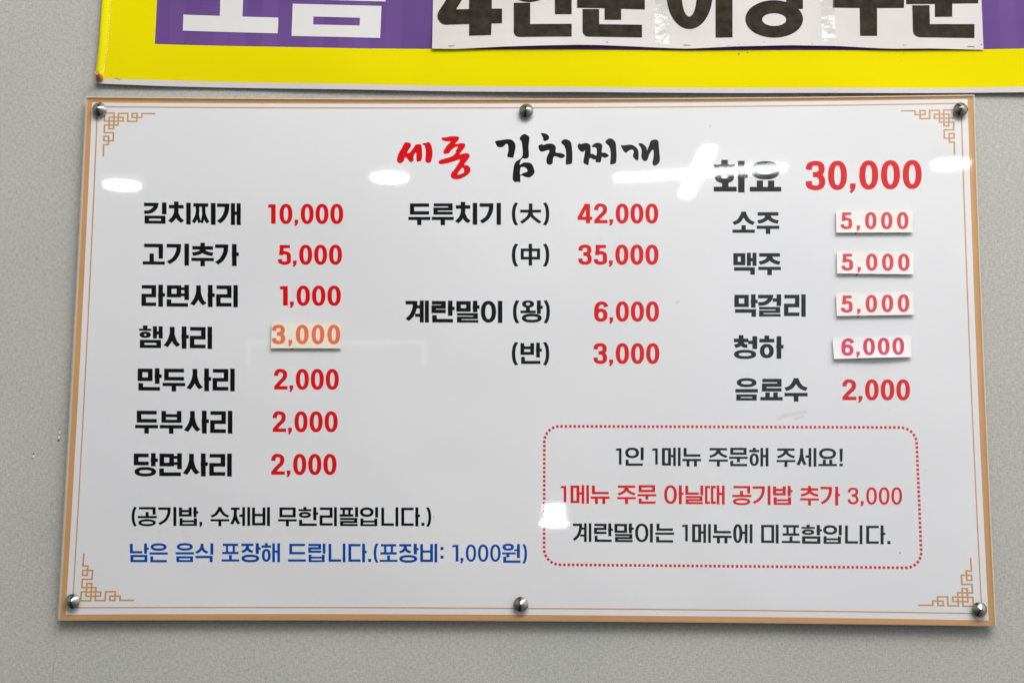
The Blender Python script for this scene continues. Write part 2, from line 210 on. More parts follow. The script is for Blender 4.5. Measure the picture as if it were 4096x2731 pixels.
D['fret'] = [[(9.73, 18.58), (9.24, 8.25), (21.4, 8.3), (21.71, 28.47), (15.96, 28.45), (15.5, 13.54), (32.85, 13.8), (32.95, 18.73), (9.73, 18.58)],
 [(10.47, 62.96), (10.17, 48.86), (16.11, 48.88), (15.78, 38.02), (10.03, 38.0), (10.19, 43.82), (21.93, 43.86), (21.63, 33.45), (10.26, 33.41), (9.92, 23.7), (26.92, 23.76),
  (26.66, 8.65), (38.49, 8.7), (38.84, 18.95), (50.27, 18.99), (50.14, 8.94), (43.94, 8.92), (44.17, 13.98), (56.24, 14.03), (56.22, 9.1), (72.06, 9.16)]]
D['fretc'] = [(-532.72, 2257.98, 1, 1), (532.24, 2257.88, -1, 1), (532.33, 1644.27, -1, -1), (-532.53, 1643.97, 1, -1)]
D['dot'] = [(24.47, 1860.79), (463.96, 1860.52), (465.06, 1696.35), (24.6, 1697.67)]
D['screws'] = [(-528.73, 2252.9), (1.07, 2249.09), (530.03, 2248.53), (-531.25, 1651.41), (-2.3, 1651.43), (528.41, 1648.79)]
D['stickers'] = [('3,000', 6, [(-305.46, 1984.6), (-220.85, 1984.91), (-220.36, 1953.6), (-305.37, 1953.75)], [(-305.02, 1982.22), (-222.28, 1982.28), (-221.72, 1959.2), (-304.3, 1959.11)]),
 ('5,000', 16, [(376.2, 2123.29), (468.26, 2123.89), (467.54, 2095.62), (375.72, 2095.48)], [(381.53, 2120.75), (463.01, 2120.61), (462.32, 2099.91), (380.97, 2100.02)]),
 ('5,000', 16, [(375.84, 2072.45), (467.7, 2071.74), (466.76, 2044.22), (375.37, 2045.26)], [(381.14, 2069.68), (462.63, 2069.36), (461.93, 2048.72), (380.58, 2049.13)]),
 ('5,000', 16, [(373.51, 2021.05), (465.29, 2022.54), (465.56, 1995.0), (373.75, 1993.47)], [(379.27, 2018.43), (460.6, 2019.81), (459.89, 1998.83), (378.72, 1997.81)]),
 ('6,000', 6, [(367.98, 1967.36), (461.07, 1969.43), (460.56, 1943.84), (368.76, 1941.51)], [(378.36, 1966.26), (452.8, 1967.57), (452.12, 1947.02), (377.81, 1945.7)])]
D['title'] = [('r',
  [(-148.9, 2210.21), (-146.35, 2211.08), (-142.07, 2210.19), (-140.58, 2207.72), (-141.38, 2204.64), (-145.28, 2198.07), (-142.29, 2197.88), (-136.87, 2205.07),
   (-135.21, 2207.88), (-132.24, 2208.31), (-127.78, 2206.97), (-127.0, 2189.24), (-132.73, 2186.19), (-133.8, 2189.26), (-134.46, 2198.03), (-137.51, 2192.34), (-137.02, 2188.39),
   (-140.8, 2185.34), (-147.13, 2192.1), (-148.93, 2187.55), (-152.71, 2184.49), (-156.55, 2185.38), (-157.82, 2189.33), (-156.07, 2196.34), (-154.09, 2200.29),
   (-152.19, 2203.36)],
  None),
 ('r',
  [(-126.96, 2208.55), (-125.44, 2209.96), (-122.46, 2210.12), (-120.77, 2211.17), (-118.64, 2210.99), (-116.47, 2208.52), (-114.69, 2203.24), (-114.0, 2196.22), (-114.91, 2189.2),
   (-116.14, 2185.88), (-118.25, 2184.57), (-121.23, 2185.28), (-122.79, 2187.04), (-122.48, 2194.49), (-122.57, 2200.63), (-123.68, 2205.91), (-124.98, 2207.67)],
  None),
 ('r',
  [(-102.96, 2216.83), (-97.43, 2217.25), (-93.18, 2218.29), (-86.37, 2218.54), (-82.1, 2217.64), (-81.4, 2215.88), (-82.89, 2212.81), (-86.25, 2208.6), (-79.45, 2209.72),
   (-75.19, 2209.26), (-73.64, 2207.06), (-75.12, 2203.12), (-80.56, 2195.68), (-75.05, 2196.8), (-70.38, 2196.7), (-68.23, 2194.33), (-69.04, 2190.82), (-74.88, 2182.09),
   (-71.49, 2181.9), (-68.07, 2179.44), (-66.92, 2175.51), (-68.83, 2171.15), (-73.87, 2167.23), (-79.77, 2164.46), (-85.7, 2163.95), (-89.53, 2165.09), (-91.27, 2168.15),
   (-90.05, 2172.51), (-85.46, 2178.62), (-80.06, 2188.67), (-87.68, 2186.5), (-96.14, 2184.07), (-102.92, 2183.04), (-105.91, 2183.92), (-106.53, 2185.68), (-104.27, 2188.47),
   (-96.23, 2190.9), (-89.46, 2193.51), (-85.26, 2197.88), (-85.71, 2199.64), (-82.96, 2204.46), (-85.35, 2205.08), (-88.73, 2202.72), (-91.67, 2200.1), (-93.76, 2197.03),
   (-98.85, 2196.0), (-100.74, 2197.49), (-100.18, 2200.56), (-96.44, 2206.7), (-92.24, 2211.69), (-97.36, 2211.97), (-101.63, 2213.31), (-103.19, 2215.07)],
  [(-76.97, 2178.59), (-82.98, 2170.31), (-77.73, 2171.17), (-74.96, 2173.35)]),
 ('k',
  [(-36.91, 2212.08), (-30.35, 2213.38), (-19.58, 2214.56), (-14.66, 2212.01), (-11.98, 2206.43), (-13.1, 2197.83), (-14.06, 2193.79), (-15.02, 2190.97), (-17.95, 2191.28),
   (-22.17, 2192.5), (-20.76, 2200.38), (-21.49, 2207.47), (-23.75, 2208.49), (-27.35, 2204.96), (-30.77, 2204.16), (-34.21, 2204.98), (-36.2, 2208.53)],
  None),
 ('k',
  [(-6.85, 2216.03), (-4.41, 2219.57), (-1.29, 2220.98), (2.45, 2219.55), (5.11, 2215.99), (3.98, 2205.36), (4.53, 2193.74), (3.07, 2190.71), (0.64, 2189.71), (-3.47, 2190.03),
   (-6.19, 2186.2), (-6.46, 2182.17), (-2.27, 2184.68), (2.61, 2184.96), (7.5, 2183.64), (10.46, 2178.09), (11.46, 2172.55), (9.04, 2168.53), (5.14, 2166.03), (0.75, 2166.54),
   (-5.6, 2168.57), (-5.85, 2160.23), (-8.49, 2160.84), (-12.39, 2160.24), (-15.04, 2163.06), (-15.36, 2167.09), (-14.44, 2176.14), (-13.5, 2182.19), (-10.59, 2186.72),
   (-3.29, 2193.26), (-4.56, 2210.96), (-6.34, 2212.99)],
  [(-5.95, 2177.63), (-4.2, 2179.14), (-1.27, 2179.13), (1.68, 2177.11), (2.67, 2173.58), (-2.2, 2171.78), (-6.1, 2169.58)]),
 ('k', [(18.9, 2221.73), (22.52, 2222.02), (26.93, 2220.48), (29.39, 2216.93), (28.12, 2213.89), (25.49, 2212.38), (22.55, 2212.09), (21.56, 2216.44), (20.08, 2219.49)], None),
 ('k',
  [(16.21, 2206.13), (20.12, 2208.15), (22.08, 2207.13), (27.94, 2208.83), (32.83, 2208.51), (36.26, 2206.48), (37.54, 2203.24), (37.26, 2197.68), (42.63, 2196.96),
   (47.52, 2195.12), (48.49, 2192.6), (46.54, 2190.89), (43.62, 2190.29), (35.8, 2192.64), (33.86, 2188.1), (33.38, 2183.57), (29.48, 2181.86), (26.55, 2183.59), (25.85, 2187.12),
   (26.52, 2192.16), (28.95, 2197.2), (28.94, 2200.74), (22.1, 2198.74), (18.68, 2198.95), (16.72, 2201.78)],
  None),
 ('k',
  [(44.07, 2211.31), (47.01, 2213.83), (49.94, 2214.32), (54.34, 2212.28), (56.49, 2208.74), (57.28, 2202.16), (57.77, 2194.08), (57.48, 2185.01), (55.82, 2182.8), (52.89, 2182.4),
   (49.68, 2182.61), (49.96, 2192.09), (49.66, 2200.17), (47.5, 2206.24), (44.76, 2208.77)],
  None),
 ('k',
  [(64.11, 2206.18), (66.56, 2209.41), (67.53, 2207.99), (73.39, 2209.39), (77.3, 2208.67), (79.93, 2205.63), (80.21, 2196.03), (82.65, 2195.83), (87.03, 2193.49),
   (87.53, 2201.06), (86.08, 2203.59), (81.69, 2204.31), (81.88, 2205.92), (85.6, 2208.95), (89.99, 2209.64), (93.41, 2208.11), (94.37, 2204.57), (93.87, 2197.51),
   (98.25, 2196.99), (102.33, 2193.45), (99.21, 2190.94), (96.28, 2190.74), (93.85, 2191.96), (92.86, 2186.92), (91.4, 2184.91), (86.33, 2185.13), (86.05, 2188.46),
   (83.61, 2188.46), (79.23, 2190.49), (77.76, 2184.95), (77.26, 2181.43), (73.85, 2182.45), (71.42, 2184.17), (71.42, 2187.99), (72.4, 2194.04), (73.09, 2200.09),
   (70.45, 2197.88), (67.04, 2199.61), (64.89, 2202.64)],
  None),
 ('k',
  [(98.3, 2211.63), (101.23, 2214.35), (104.65, 2215.15), (109.04, 2212.61), (110.97, 2208.05), (111.43, 2201.99), (111.88, 2191.91), (111.07, 2185.36), (109.89, 2183.35),
   (106.97, 2182.35), (103.85, 2182.66), (104.57, 2191.93), (104.11, 2201.01), (102.18, 2205.86), (98.78, 2208.9)],
  None),
 ('k',
  [(117.01, 2206.52), (120.71, 2206.2), (127.54, 2207.19), (132.41, 2206.17), (137.25, 2201.91), (138.68, 2196.87), (138.44, 2189.31), (136.67, 2187.0), (133.28, 2189.83),
   (131.55, 2192.86), (132.84, 2197.39), (131.4, 2200.72), (127.5, 2199.93), (124.08, 2197.21), (121.16, 2197.93), (118.74, 2201.97)],
  None),
 ('k',
  [(138.46, 2207.97), (141.19, 2208.97), (144.11, 2207.95), (148.46, 2203.39), (148.92, 2199.86), (151.9, 2206.91), (153.39, 2211.45), (156.82, 2213.26), (160.71, 2213.35),
   (163.13, 2210.91), (163.56, 2204.86), (164.44, 2193.77), (164.58, 2186.72), (162.4, 2182.7), (158.5, 2180.2), (156.08, 2181.71), (155.42, 2184.73), (156.63, 2189.76),
   (157.18, 2197.31), (155.74, 2200.64), (151.8, 2194.81), (149.81, 2188.77), (147.37, 2186.27), (144.94, 2186.57), (142.53, 2189.8), (141.87, 2193.83), (142.59, 2198.87),
   (141.16, 2203.92)],
  None)]
D['ban'] = {'hem': [(-538.68, 2290.17), (-526.33, 2289.14), (-462.58, 2286.58), (-374.55, 2284.39), (-286.49, 2282.22), (-206.21, 2280.4), (-101.93, 2277.91), (14.0, 2275.89),
         (122.66, 2274.74), (268.34, 2273.91), (398.63, 2273.4), (487.92, 2273.33), (610.29, 2273.59), (732.46, 2273.85)],
 'left': [(-535.02, 2482.79), (-535.21, 2399.46), (-535.56, 2360.84), (-535.58, 2330.14), (-537.16, 2304.17), (-538.69, 2293.53), (-538.66, 2289.85)],
 'pb': [(-541.29, 2343.12), (-465.78, 2340.97), (-345.28, 2337.63), (-207.07, 2333.78), (-117.33, 2332.81), (-0.82, 2330.4), (91.97, 2329.68), (369.49, 2328.43), (489.85, 2328.43),
        (563.04, 2329.0), (612.8, 2329.25), (735.55, 2330.0)],
 'pleft': [(-465.56, 2482.24), (-465.77, 2399.01), (-465.78, 2340.97)],
 'st': [(-525.36, 2446.02), (-525.22, 2421.11), (-525.23, 2399.39), (-525.16, 2379.29), (-525.17, 2360.8), (-526.07, 2333.17), (-528.18, 2315.59)],
 'st2': [(-528.16, 2315.13), (-528.88, 2308.72), (-529.95, 2303.39)],
 'top': 2478.83,
 'yb': [(-538.64, 2295.71), (-527.28, 2295.75), (-462.91, 2294.05), (-374.81, 2291.69), (-286.69, 2289.34), (-206.05, 2287.13), (-43.96, 2283.71), (91.85, 2281.39),
        (268.45, 2280.54), (368.27, 2280.15), (488.15, 2279.97), (610.6, 2280.44), (732.84, 2280.84)]}
D['blet'] = [[(-385.56, 2407.76), (-356.33, 2406.33), (-356.65, 2376.57), (-385.21, 2377.97)], [(-431.46, 2379.95), (-311.0, 2374.91), (-311.11, 2354.19), (-431.19, 2358.72)],
 [(-293.37, 2392.95), (-181.44, 2389.47), (-208.17, 2374.01), (-266.81, 2376.0)], [(-181.44, 2389.47), (-182.24, 2347.35), (-208.26, 2363.85), (-208.17, 2374.01)],
 [(-182.24, 2347.35), (-293.6, 2350.59), (-266.84, 2365.44), (-208.26, 2363.85)], [(-293.6, 2350.59), (-293.37, 2392.95), (-266.81, 2376.0), (-266.84, 2365.44)],
 [(-303.74, 2421.09), (-175.51, 2417.57), (-176.43, 2395.23), (-304.35, 2399.28)]]
D['pap'] = {'bot': [(-116.27, 2331.86), (-87.72, 2331.38), (-29.6, 2333.34), (14.46, 2333.91), (64.36, 2334.36), (91.9, 2334.08), (139.18, 2332.59), (186.37, 2330.72), (203.53, 2330.37),
         (257.15, 2332.31), (327.58, 2333.41), (383.96, 2332.49), (430.7, 2330.15), (454.11, 2329.41), (500.84, 2329.64), (561.97, 2327.83)],
 'cuts': [-116.72, -27.95, 64.36, 168.13, 373.31, 563.47],
 'staple': [[(-96.38, 2335.22), (-88.25, 2336.69)], [(195.3, 2335.13), (203.56, 2335.09)], [(544.07, 2332.37), (552.56, 2332.08)]],
 'tape': [[160.2, 176.97, 2482.11, 2336.75], [365.77, 382.61, 2482.11, 2339.04]],
 'top': 2477.08}
D['plet'] = [[[(-110.94, 2375.99), (-109.83, 2380.58), (-107.4, 2384.7), (-100.96, 2395.08), (-95.66, 2404.25), (-75.46, 2404.12), (-81.21, 2394.95), (-87.65, 2383.81), (-71.15, 2384.01),
   (-71.36, 2404.09), (-42.99, 2403.9), (-42.82, 2383.98), (-29.98, 2383.9), (-29.84, 2364.82), (-42.95, 2364.74), (-43.26, 2349.51), (-70.77, 2349.06), (-70.94, 2364.6),
   (-87.42, 2364.24), (-100.55, 2363.86), (-104.21, 2364.8), (-107.46, 2367.57), (-110.14, 2371.4)]],
 [[(29.7, 2409.55), (29.39, 2406.8), (28.46, 2404.11), (26.93, 2401.57), (24.85, 2399.22), (22.26, 2397.14), (19.22, 2395.37), (15.81, 2393.94), (12.12, 2392.91), (8.23, 2392.29),
   (4.24, 2392.1), (0.24, 2392.34), (-3.65, 2393.01), (-7.36, 2394.09), (-10.78, 2395.56), (-13.84, 2397.38), (-16.46, 2399.5), (-18.57, 2401.87), (-20.12, 2404.44),
   (-21.07, 2407.13), (-21.41, 2409.9), (-21.11, 2412.66), (-20.19, 2415.35), (-18.67, 2417.9), (-16.59, 2420.25), (-13.99, 2422.35), (-10.95, 2424.13), (-7.53, 2425.56),
   (-3.83, 2426.59), (0.07, 2427.21), (4.07, 2427.4), (8.08, 2427.16), (11.98, 2426.48), (15.7, 2425.39), (19.12, 2423.92), (22.18, 2422.09), (24.79, 2419.97), (26.89, 2417.59),
   (28.43, 2415.02), (29.37, 2412.32)],
  [(35.94, 2424.87), (56.81, 2424.73), (56.83, 2375.58), (36.04, 2375.7)],
  [(-15.3, 2391.15), (5.12, 2391.02), (5.25, 2362.78), (56.83, 2362.47), (56.84, 2345.61), (-8.04, 2345.97), (-10.43, 2346.42), (-12.54, 2347.7), (-14.11, 2349.65),
   (-14.95, 2352.04), (-15.06, 2353.31)]],
 [[(70.34, 2382.2), (90.98, 2382.07), (90.93, 2362.12), (144.12, 2361.8), (144.01, 2344.96), (77.56, 2345.34), (75.08, 2345.81), (72.91, 2347.14), (71.29, 2349.17),
   (70.43, 2351.65), (70.32, 2352.97)],
  [(63.66, 2394.01), (63.66, 2383.77), (97.81, 2383.41), (97.76, 2368.16), (118.35, 2368.19), (118.42, 2382.82), (147.82, 2381.98), (147.95, 2400.97), (63.66, 2401.66)]],
 [['ring',
   [(231.93, 2400.41), (231.6, 2394.58), (230.8, 2388.86), (229.53, 2383.34), (227.82, 2378.12), (225.69, 2373.29), (223.18, 2368.92), (220.35, 2365.1), (217.22, 2361.89),
    (213.86, 2359.34), (210.33, 2357.49), (206.68, 2356.38), (202.97, 2356.02), (199.28, 2356.42), (195.65, 2357.58), (192.16, 2359.47), (188.86, 2362.06), (185.8, 2365.31),
    (183.05, 2369.17), (180.64, 2373.56), (178.62, 2378.42), (177.03, 2383.67), (175.88, 2389.21), (175.21, 2394.95), (175.02, 2400.79), (175.32, 2406.63), (176.1, 2412.38),
    (177.35, 2417.93), (179.05, 2423.19), (181.17, 2428.06), (183.68, 2432.46), (186.53, 2436.33), (189.67, 2439.58), (193.04, 2442.16), (196.6, 2444.03), (200.28, 2445.15),
    (204.01, 2445.51), (207.73, 2445.09), (211.38, 2443.92), (214.89, 2442.0), (218.21, 2439.37), (221.27, 2436.07), (224.02, 2432.18), (226.42, 2427.74), (228.43, 2422.84),
    (230.0, 2417.57), (231.12, 2412.01), (231.77, 2406.26)],
   [(212.38, 2400.54), (212.26, 2396.84), (211.98, 2393.21), (211.54, 2389.7), (210.97, 2386.38), (210.26, 2383.31), (209.43, 2380.54), (208.49, 2378.1), (207.46, 2376.06),
    (206.36, 2374.43), (205.21, 2373.25), (204.01, 2372.53), (202.81, 2372.3), (201.61, 2372.55), (200.43, 2373.28), (199.3, 2374.47), (198.24, 2376.11), (197.25, 2378.17),
    (196.37, 2380.62), (195.61, 2383.4), (194.97, 2386.49), (194.47, 2389.81), (194.12, 2393.32), (193.92, 2396.96), (193.89, 2400.66), (194.0, 2404.37), (194.28, 2408.01),
    (194.71, 2411.53), (195.28, 2414.86), (195.99, 2417.95), (196.82, 2420.74), (197.76, 2423.19), (198.79, 2425.25), (199.89, 2426.9), (201.05, 2428.09), (202.25, 2428.8),
    (203.46, 2429.04), (204.67, 2428.79), (205.85, 2428.05), (206.98, 2426.85), (208.05, 2425.19), (209.03, 2423.11), (209.92, 2420.65), (210.68, 2417.85), (211.32, 2414.75),
    (211.81, 2411.41), (212.16, 2407.89), (212.35, 2404.25)]],
  [(235.97, 2417.9), (256.95, 2417.76), (255.78, 2344.32), (234.92, 2344.31)]],
 [['ring',
   [(343.14, 2367.84), (342.76, 2364.64), (341.78, 2361.5), (340.22, 2358.47), (338.1, 2355.61), (335.46, 2352.96), (332.34, 2350.57), (328.8, 2348.47), (324.9, 2346.72),
    (320.71, 2345.32), (316.29, 2344.32), (311.72, 2343.72), (307.08, 2343.54), (302.45, 2343.77), (297.91, 2344.42), (293.53, 2345.48), (289.38, 2346.92), (285.55, 2348.72),
    (282.09, 2350.85), (279.07, 2353.28), (276.53, 2355.97), (274.52, 2358.86), (273.08, 2361.91), (272.22, 2365.06), (271.98, 2368.27), (272.34, 2371.48), (273.3, 2374.63),
    (274.85, 2377.67), (276.96, 2380.55), (279.6, 2383.21), (282.72, 2385.62), (286.27, 2387.72), (290.18, 2389.49), (294.39, 2390.89), (298.83, 2391.9), (303.42, 2392.5),
    (308.07, 2392.68), (312.72, 2392.44), (317.28, 2391.78), (321.67, 2390.71), (325.82, 2389.26), (329.66, 2387.45), (333.11, 2385.3), (336.13, 2382.86), (338.65, 2380.16),
    (340.65, 2377.27), (342.07, 2374.21), (342.91, 2371.05)],
   [(322.52, 2367.22), (322.37, 2366.12), (321.96, 2365.04), (321.31, 2364.0), (320.43, 2363.02), (319.32, 2362.11), (318.02, 2361.29), (316.53, 2360.57), (314.89, 2359.97),
    (313.13, 2359.49), (311.27, 2359.15), (309.35, 2358.94), (307.39, 2358.88), (305.44, 2358.97), (303.53, 2359.19), (301.68, 2359.56), (299.94, 2360.06), (298.32, 2360.68),
    (296.87, 2361.41), (295.59, 2362.25), (294.52, 2363.17), (293.68, 2364.17), (293.07, 2365.22), (292.7, 2366.3), (292.6, 2367.41), (292.75, 2368.51), (293.15, 2369.59),
    (293.8, 2370.63), (294.68, 2371.61), (295.79, 2372.53), (297.1, 2373.35), (298.58, 2374.07), (300.22, 2374.67), (301.99, 2375.15), (303.85, 2375.49), (305.78, 2375.7),
    (307.73, 2375.76), (309.69, 2375.67), (311.6, 2375.45), (313.45, 2375.08), (315.19, 2374.58), (316.81, 2373.96), (318.27, 2373.22), (319.54, 2372.38), (320.61, 2371.46),
    (321.45, 2370.46), (322.06, 2369.41), (322.42, 2368.33)]],
  [(323.59, 2417.3), (344.27, 2417.15), (343.45, 2381.25), (322.82, 2381.38)]],
 [[(381.16, 2404.41), (469.07, 2403.83), (468.13, 2382.45), (435.02, 2382.42), (433.91, 2346.03), (412.83, 2346.03), (413.64, 2382.55), (380.6, 2383.01)]],
 [[(471.54, 2403.81), (560.23, 2403.22), (559.48, 2387.7), (527.64, 2387.66), (526.87, 2370.57), (505.69, 2370.57), (506.18, 2387.3), (470.99, 2387.4)],
  [(478.45, 2385.74), (499.56, 2385.85), (499.15, 2361.21), (553.72, 2360.77), (553.0, 2342.9), (485.56, 2344.14), (482.1, 2345.27), (479.27, 2348.0), (477.99, 2351.71)]]]
D['pin'] = [(-532.5, 2296.91), (-533.37, 2301.79)]
D['lam'] = {'br': [(-1177.4, -4200.0, 2636.2), (-506.2, -4200.0, 2653.7)],
 'down': [[(-1145.5, -2251.7, 2750.0), (-1191.6, -2251.3, 2750.0), (-1129.1, -2192.6, 2750.0)], [(-414.4, -2178.8, 2750.0), (-464.5, -2178.4, 2750.0), (-407.3, -2114.6, 2750.0)],
          [(1026.0, -2064.1, 2750.0), (979.5, -2063.6, 2750.0), (1011.2, -2001.7, 2750.0)]],
 'far': [(-13.8, -2700.0, 1929.9), (50.7, -2700.0, 1883.9), (-23.6, -2700.0, 1884.3), (59.3, -2700.0, 1866.2)],
 't1': [(175.9, -2151.9, 2750.0), (610.4, -2050.6, 2750.0)],
 't2': [(374.7, -2336.1, 2750.0), (400.1, -1874.0, 2750.0)]}
D['seam'] = [-554.62, 312.79]
D['chips'] = [(-562.61, 1853.11), (-562.87, 1846.43), (-592.79, 1823.61), (-582.37, 1833.94)]
D['specks'] = [(226.23, 2229.39, 0.9), (478.62, 2147.2, 0.6), (30.21, 1774.08, 0.6), (473.02, 1809.75, 0.7), (439.79, 1713.53, 1.1), (-197.16, 1825.44, 0.5), (-198.07, 1893.95, 0.5),
 (-277.35, 2095.39, 0.4), (91.87, 2087.16, 0.4), (432.65, 1882.22, 0.4), (-395.79, 1726.66, 0.6), (-432.01, 1734.15, 0.5), (-402.98, 1734.29, 0.6), (-82.5, 2029.67, 0.4),
 (49.43, 1774.46, 0.5), (-106.14, 1753.13, 0.5), (264.01, 2154.87, 0.5)]
D['smear'] = [[(300.6, 1871.14), (307.2, 1876.23), (316.09, 1877.75), (334.47, 1880.78), (337.35, 1877.8), (324.88, 1874.79), (310.07, 1872.36), (303.49, 1868.17)],
 [(318.9, 1871.19), (332.26, 1874.81), (333.09, 1872.42), (321.8, 1868.81)], [(181.27, 2012.16), (187.89, 2014.3), (184.85, 2010.01), (181.22, 2006.95)]]
D['pspecks'] = [(465.96, 2334.3, 0.8), (467.79, 2334.29, 0.7), (560.73, 2334.42, 1.0), (559.72, 2339.57, 0.6), (262.93, 2335.09, 0.6), (250.0, 2333.55, 0.6), (353.48, 2335.88, 0.7),
 (294.0, 2337.5, 0.6), (390.22, 2335.68, 0.5), (-209.6, 2395.19, 0.1), (100.53, 2337.92, 0.9), (263.37, 2324.45, 1.3), (274.46, 2326.33, 1.0), (466.23, 2324.02, 0.7),
 (463.21, 2315.7, 0.6), (-518.35, 2300.25, 0.6)]

MM = 0.001
# ------------------------------------------------------------------ materials
def mat(name, col, rough=0.6, var=0.0, vscale=3.0, bump=0.0, bscale=200.0, metal=0.0, spec=0.5, coat=0.0):
    m = bpy.data.materials.new(name); m.use_nodes = True
    t = m.node_tree; b = t.nodes['Principled BSDF']
    b.inputs['Base Color'].default_value = (*col, 1)
    b.inputs['Roughness'].default_value = rough
    b.inputs['Metallic'].default_value = metal
    b.inputs['Specular IOR Level'].default_value = spec
    b.inputs['Coat Weight'].default_value = coat
    tc = t.nodes.new('ShaderNodeTexCoord')
    if var:
        n = t.nodes.new('ShaderNodeTexNoise'); n.inputs['Scale'].default_value = vscale; n.inputs['Detail'].default_value = 5
        t.links.new(tc.outputs['Object'], n.inputs['Vector'])
        r = t.nodes.new('ShaderNodeValToRGB')
        lo = tuple(c * (1 - var) for c in col); hi = tuple(min(1, c * (1 + var)) for c in col)
        r.color_ramp.elements[0].position = .3; r.color_ramp.elements[0].color = (*lo, 1)
        r.color_ramp.elements[1].position = .7; r.color_ramp.elements[1].color = (*hi, 1)
        t.links.new(n.outputs['Fac'], r.inputs[0]); t.links.new(r.outputs[0], b.inputs['Base Color'])
    if bump:
        n = t.nodes.new('ShaderNodeTexNoise'); n.inputs['Scale'].default_value = bscale; n.inputs['Detail'].default_value = 3
        t.links.new(tc.outputs['Object'], n.inputs['Vector'])
        bp = t.nodes.new('ShaderNodeBump'); bp.inputs['Strength'].default_value = 1.0; bp.inputs['Distance'].default_value = bump
        t.links.new(n.outputs['Fac'], bp.inputs['Height']); t.links.new(bp.outputs[0], b.inputs['Normal'])
    return m

def N(t, kind, **kw):
    n = t.nodes.new('ShaderNode' + kind)
    for k, v in kw.items(): setattr(n, k, v)
    return n
def math_(t, op, a, b=None, c=None):
    n = N(t, 'Math', operation=op)
    for i, x in enumerate((a, b, c)):
        if x is None: continue
        if isinstance(x, (int, float)): n.inputs[i].default_value = x
        else: t.links.new(x, n.inputs[i])
    return n.outputs[0]

def wallpaper_mat(tint=(1, 1, 1)):
    m = bpy.data.materials.new('woven_wallpaper'); m.use_nodes = True
    t = m.node_tree; b = t.nodes['Principled BSDF']
    b.inputs['Roughness'].default_value = .85; b.inputs['Specular IOR Level'].default_value = .2
    tc = N(t, 'TexCoord')
    sp = N(t, 'SeparateXYZ'); 
    # slight wander of the threads
    wn = N(t, 'TexNoise'); wn.inputs['Scale'].default_value = 60; wn.inputs['Detail'].default_value = 2
    t.links.new(tc.outputs['Object'], wn.inputs['Vector'])
    off = N(t, 'VectorMath', operation='MULTIPLY_ADD'); off.inputs[1].default_value = (.0012,) * 3
    t.links.new(wn.outputs['Color'], off.inputs[0]); t.links.new(tc.outputs['Object'], off.inputs[2])
    t.links.new(off.outputs[0], sp.inputs[0])
    k = 2 * math.pi / .0021
    sx = math_(t, 'SINE', math_(t, 'MULTIPLY', sp.outputs['X'], k))
    sz = math_(t, 'SINE', math_(t, 'MULTIPLY', sp.outputs['Z'], k))
    weave = math_(t, 'MULTIPLY', sx, sz)
    fx = N(t, 'TexNoise'); fx.inputs['Scale'].default_value = 1; fx.inputs['Detail'].default_value = 2
    mp = N(t, 'Mapping'); mp.inputs['Scale'].default_value = (620, 1, 200); t.links.new(tc.outputs['Object'], mp.inputs[0]); t.links.new(mp.outputs[0], fx.inputs['Vector'])
    fz = N(t, 'TexNoise'); fz.inputs['Scale'].default_value = 1; fz.inputs['Detail'].default_value = 2
    mq = N(t, 'Mapping'); mq.inputs['Scale'].default_value = (200, 1, 620); t.links.new(tc.outputs['Object'], mq.inputs[0]); t.links.new(mq.outputs[0], fz.inputs['Vector'])
    fib = math_(t, 'ADD', fx.outputs['Fac'], fz.outputs['Fac'])          # 0.6 .. 1.4
    h = math_(t, 'MULTIPLY_ADD', weave, .36, math_(t, 'MULTIPLY', fib, 1.0))
    r = N(t, 'ValToRGB')
    e = r.color_ramp.elements
    e[0].position = .0; e[0].color = (.300 * tint[0], .292 * tint[1], .274 * tint[2], 1)
    e[1].position = 1.0; e[1].color = (.570 * tint[0], .556 * tint[1], .522 * tint[2], 1)
    t.links.new(math_(t, 'MULTIPLY_ADD', h, 1.0, -.48), r.inputs[0])
    # broad unevenness of the cloth
    bn = N(t, 'TexNoise'); bn.inputs['Scale'].default_value = 9; bn.inputs['Detail'].default_value = 5
    t.links.new(tc.outputs['Object'], bn.inputs['Vector'])
    mxx = N(t, 'Mix', data_type='RGBA', blend_type='MULTIPLY'); mxx.inputs[0].default_value = 1
    rr = N(t, 'ValToRGB'); rr.color_ramp.elements[0].position = .3; rr.color_ramp.elements[0].color = (.92, .945, .95, 1)
    rr.color_ramp.elements[1].position = .7; rr.color_ramp.elements[1].color = (1, .985, .965, 1)
    t.links.new(bn.outputs['Fac'], rr.inputs[0])
    t.links.new(r.outputs[0], mxx.inputs[6]); t.links.new(rr.outputs[0], mxx.inputs[7])
    t.links.new(mxx.outputs[2], b.inputs['Base Color'])
    bp = N(t, 'Bump'); bp.inputs['Strength'].default_value = .5; bp.inputs['Distance'].default_value = .00025
    t.links.new(h, bp.inputs['Height']); t.links.new(bp.outputs[0], b.inputs['Normal'])
    return m

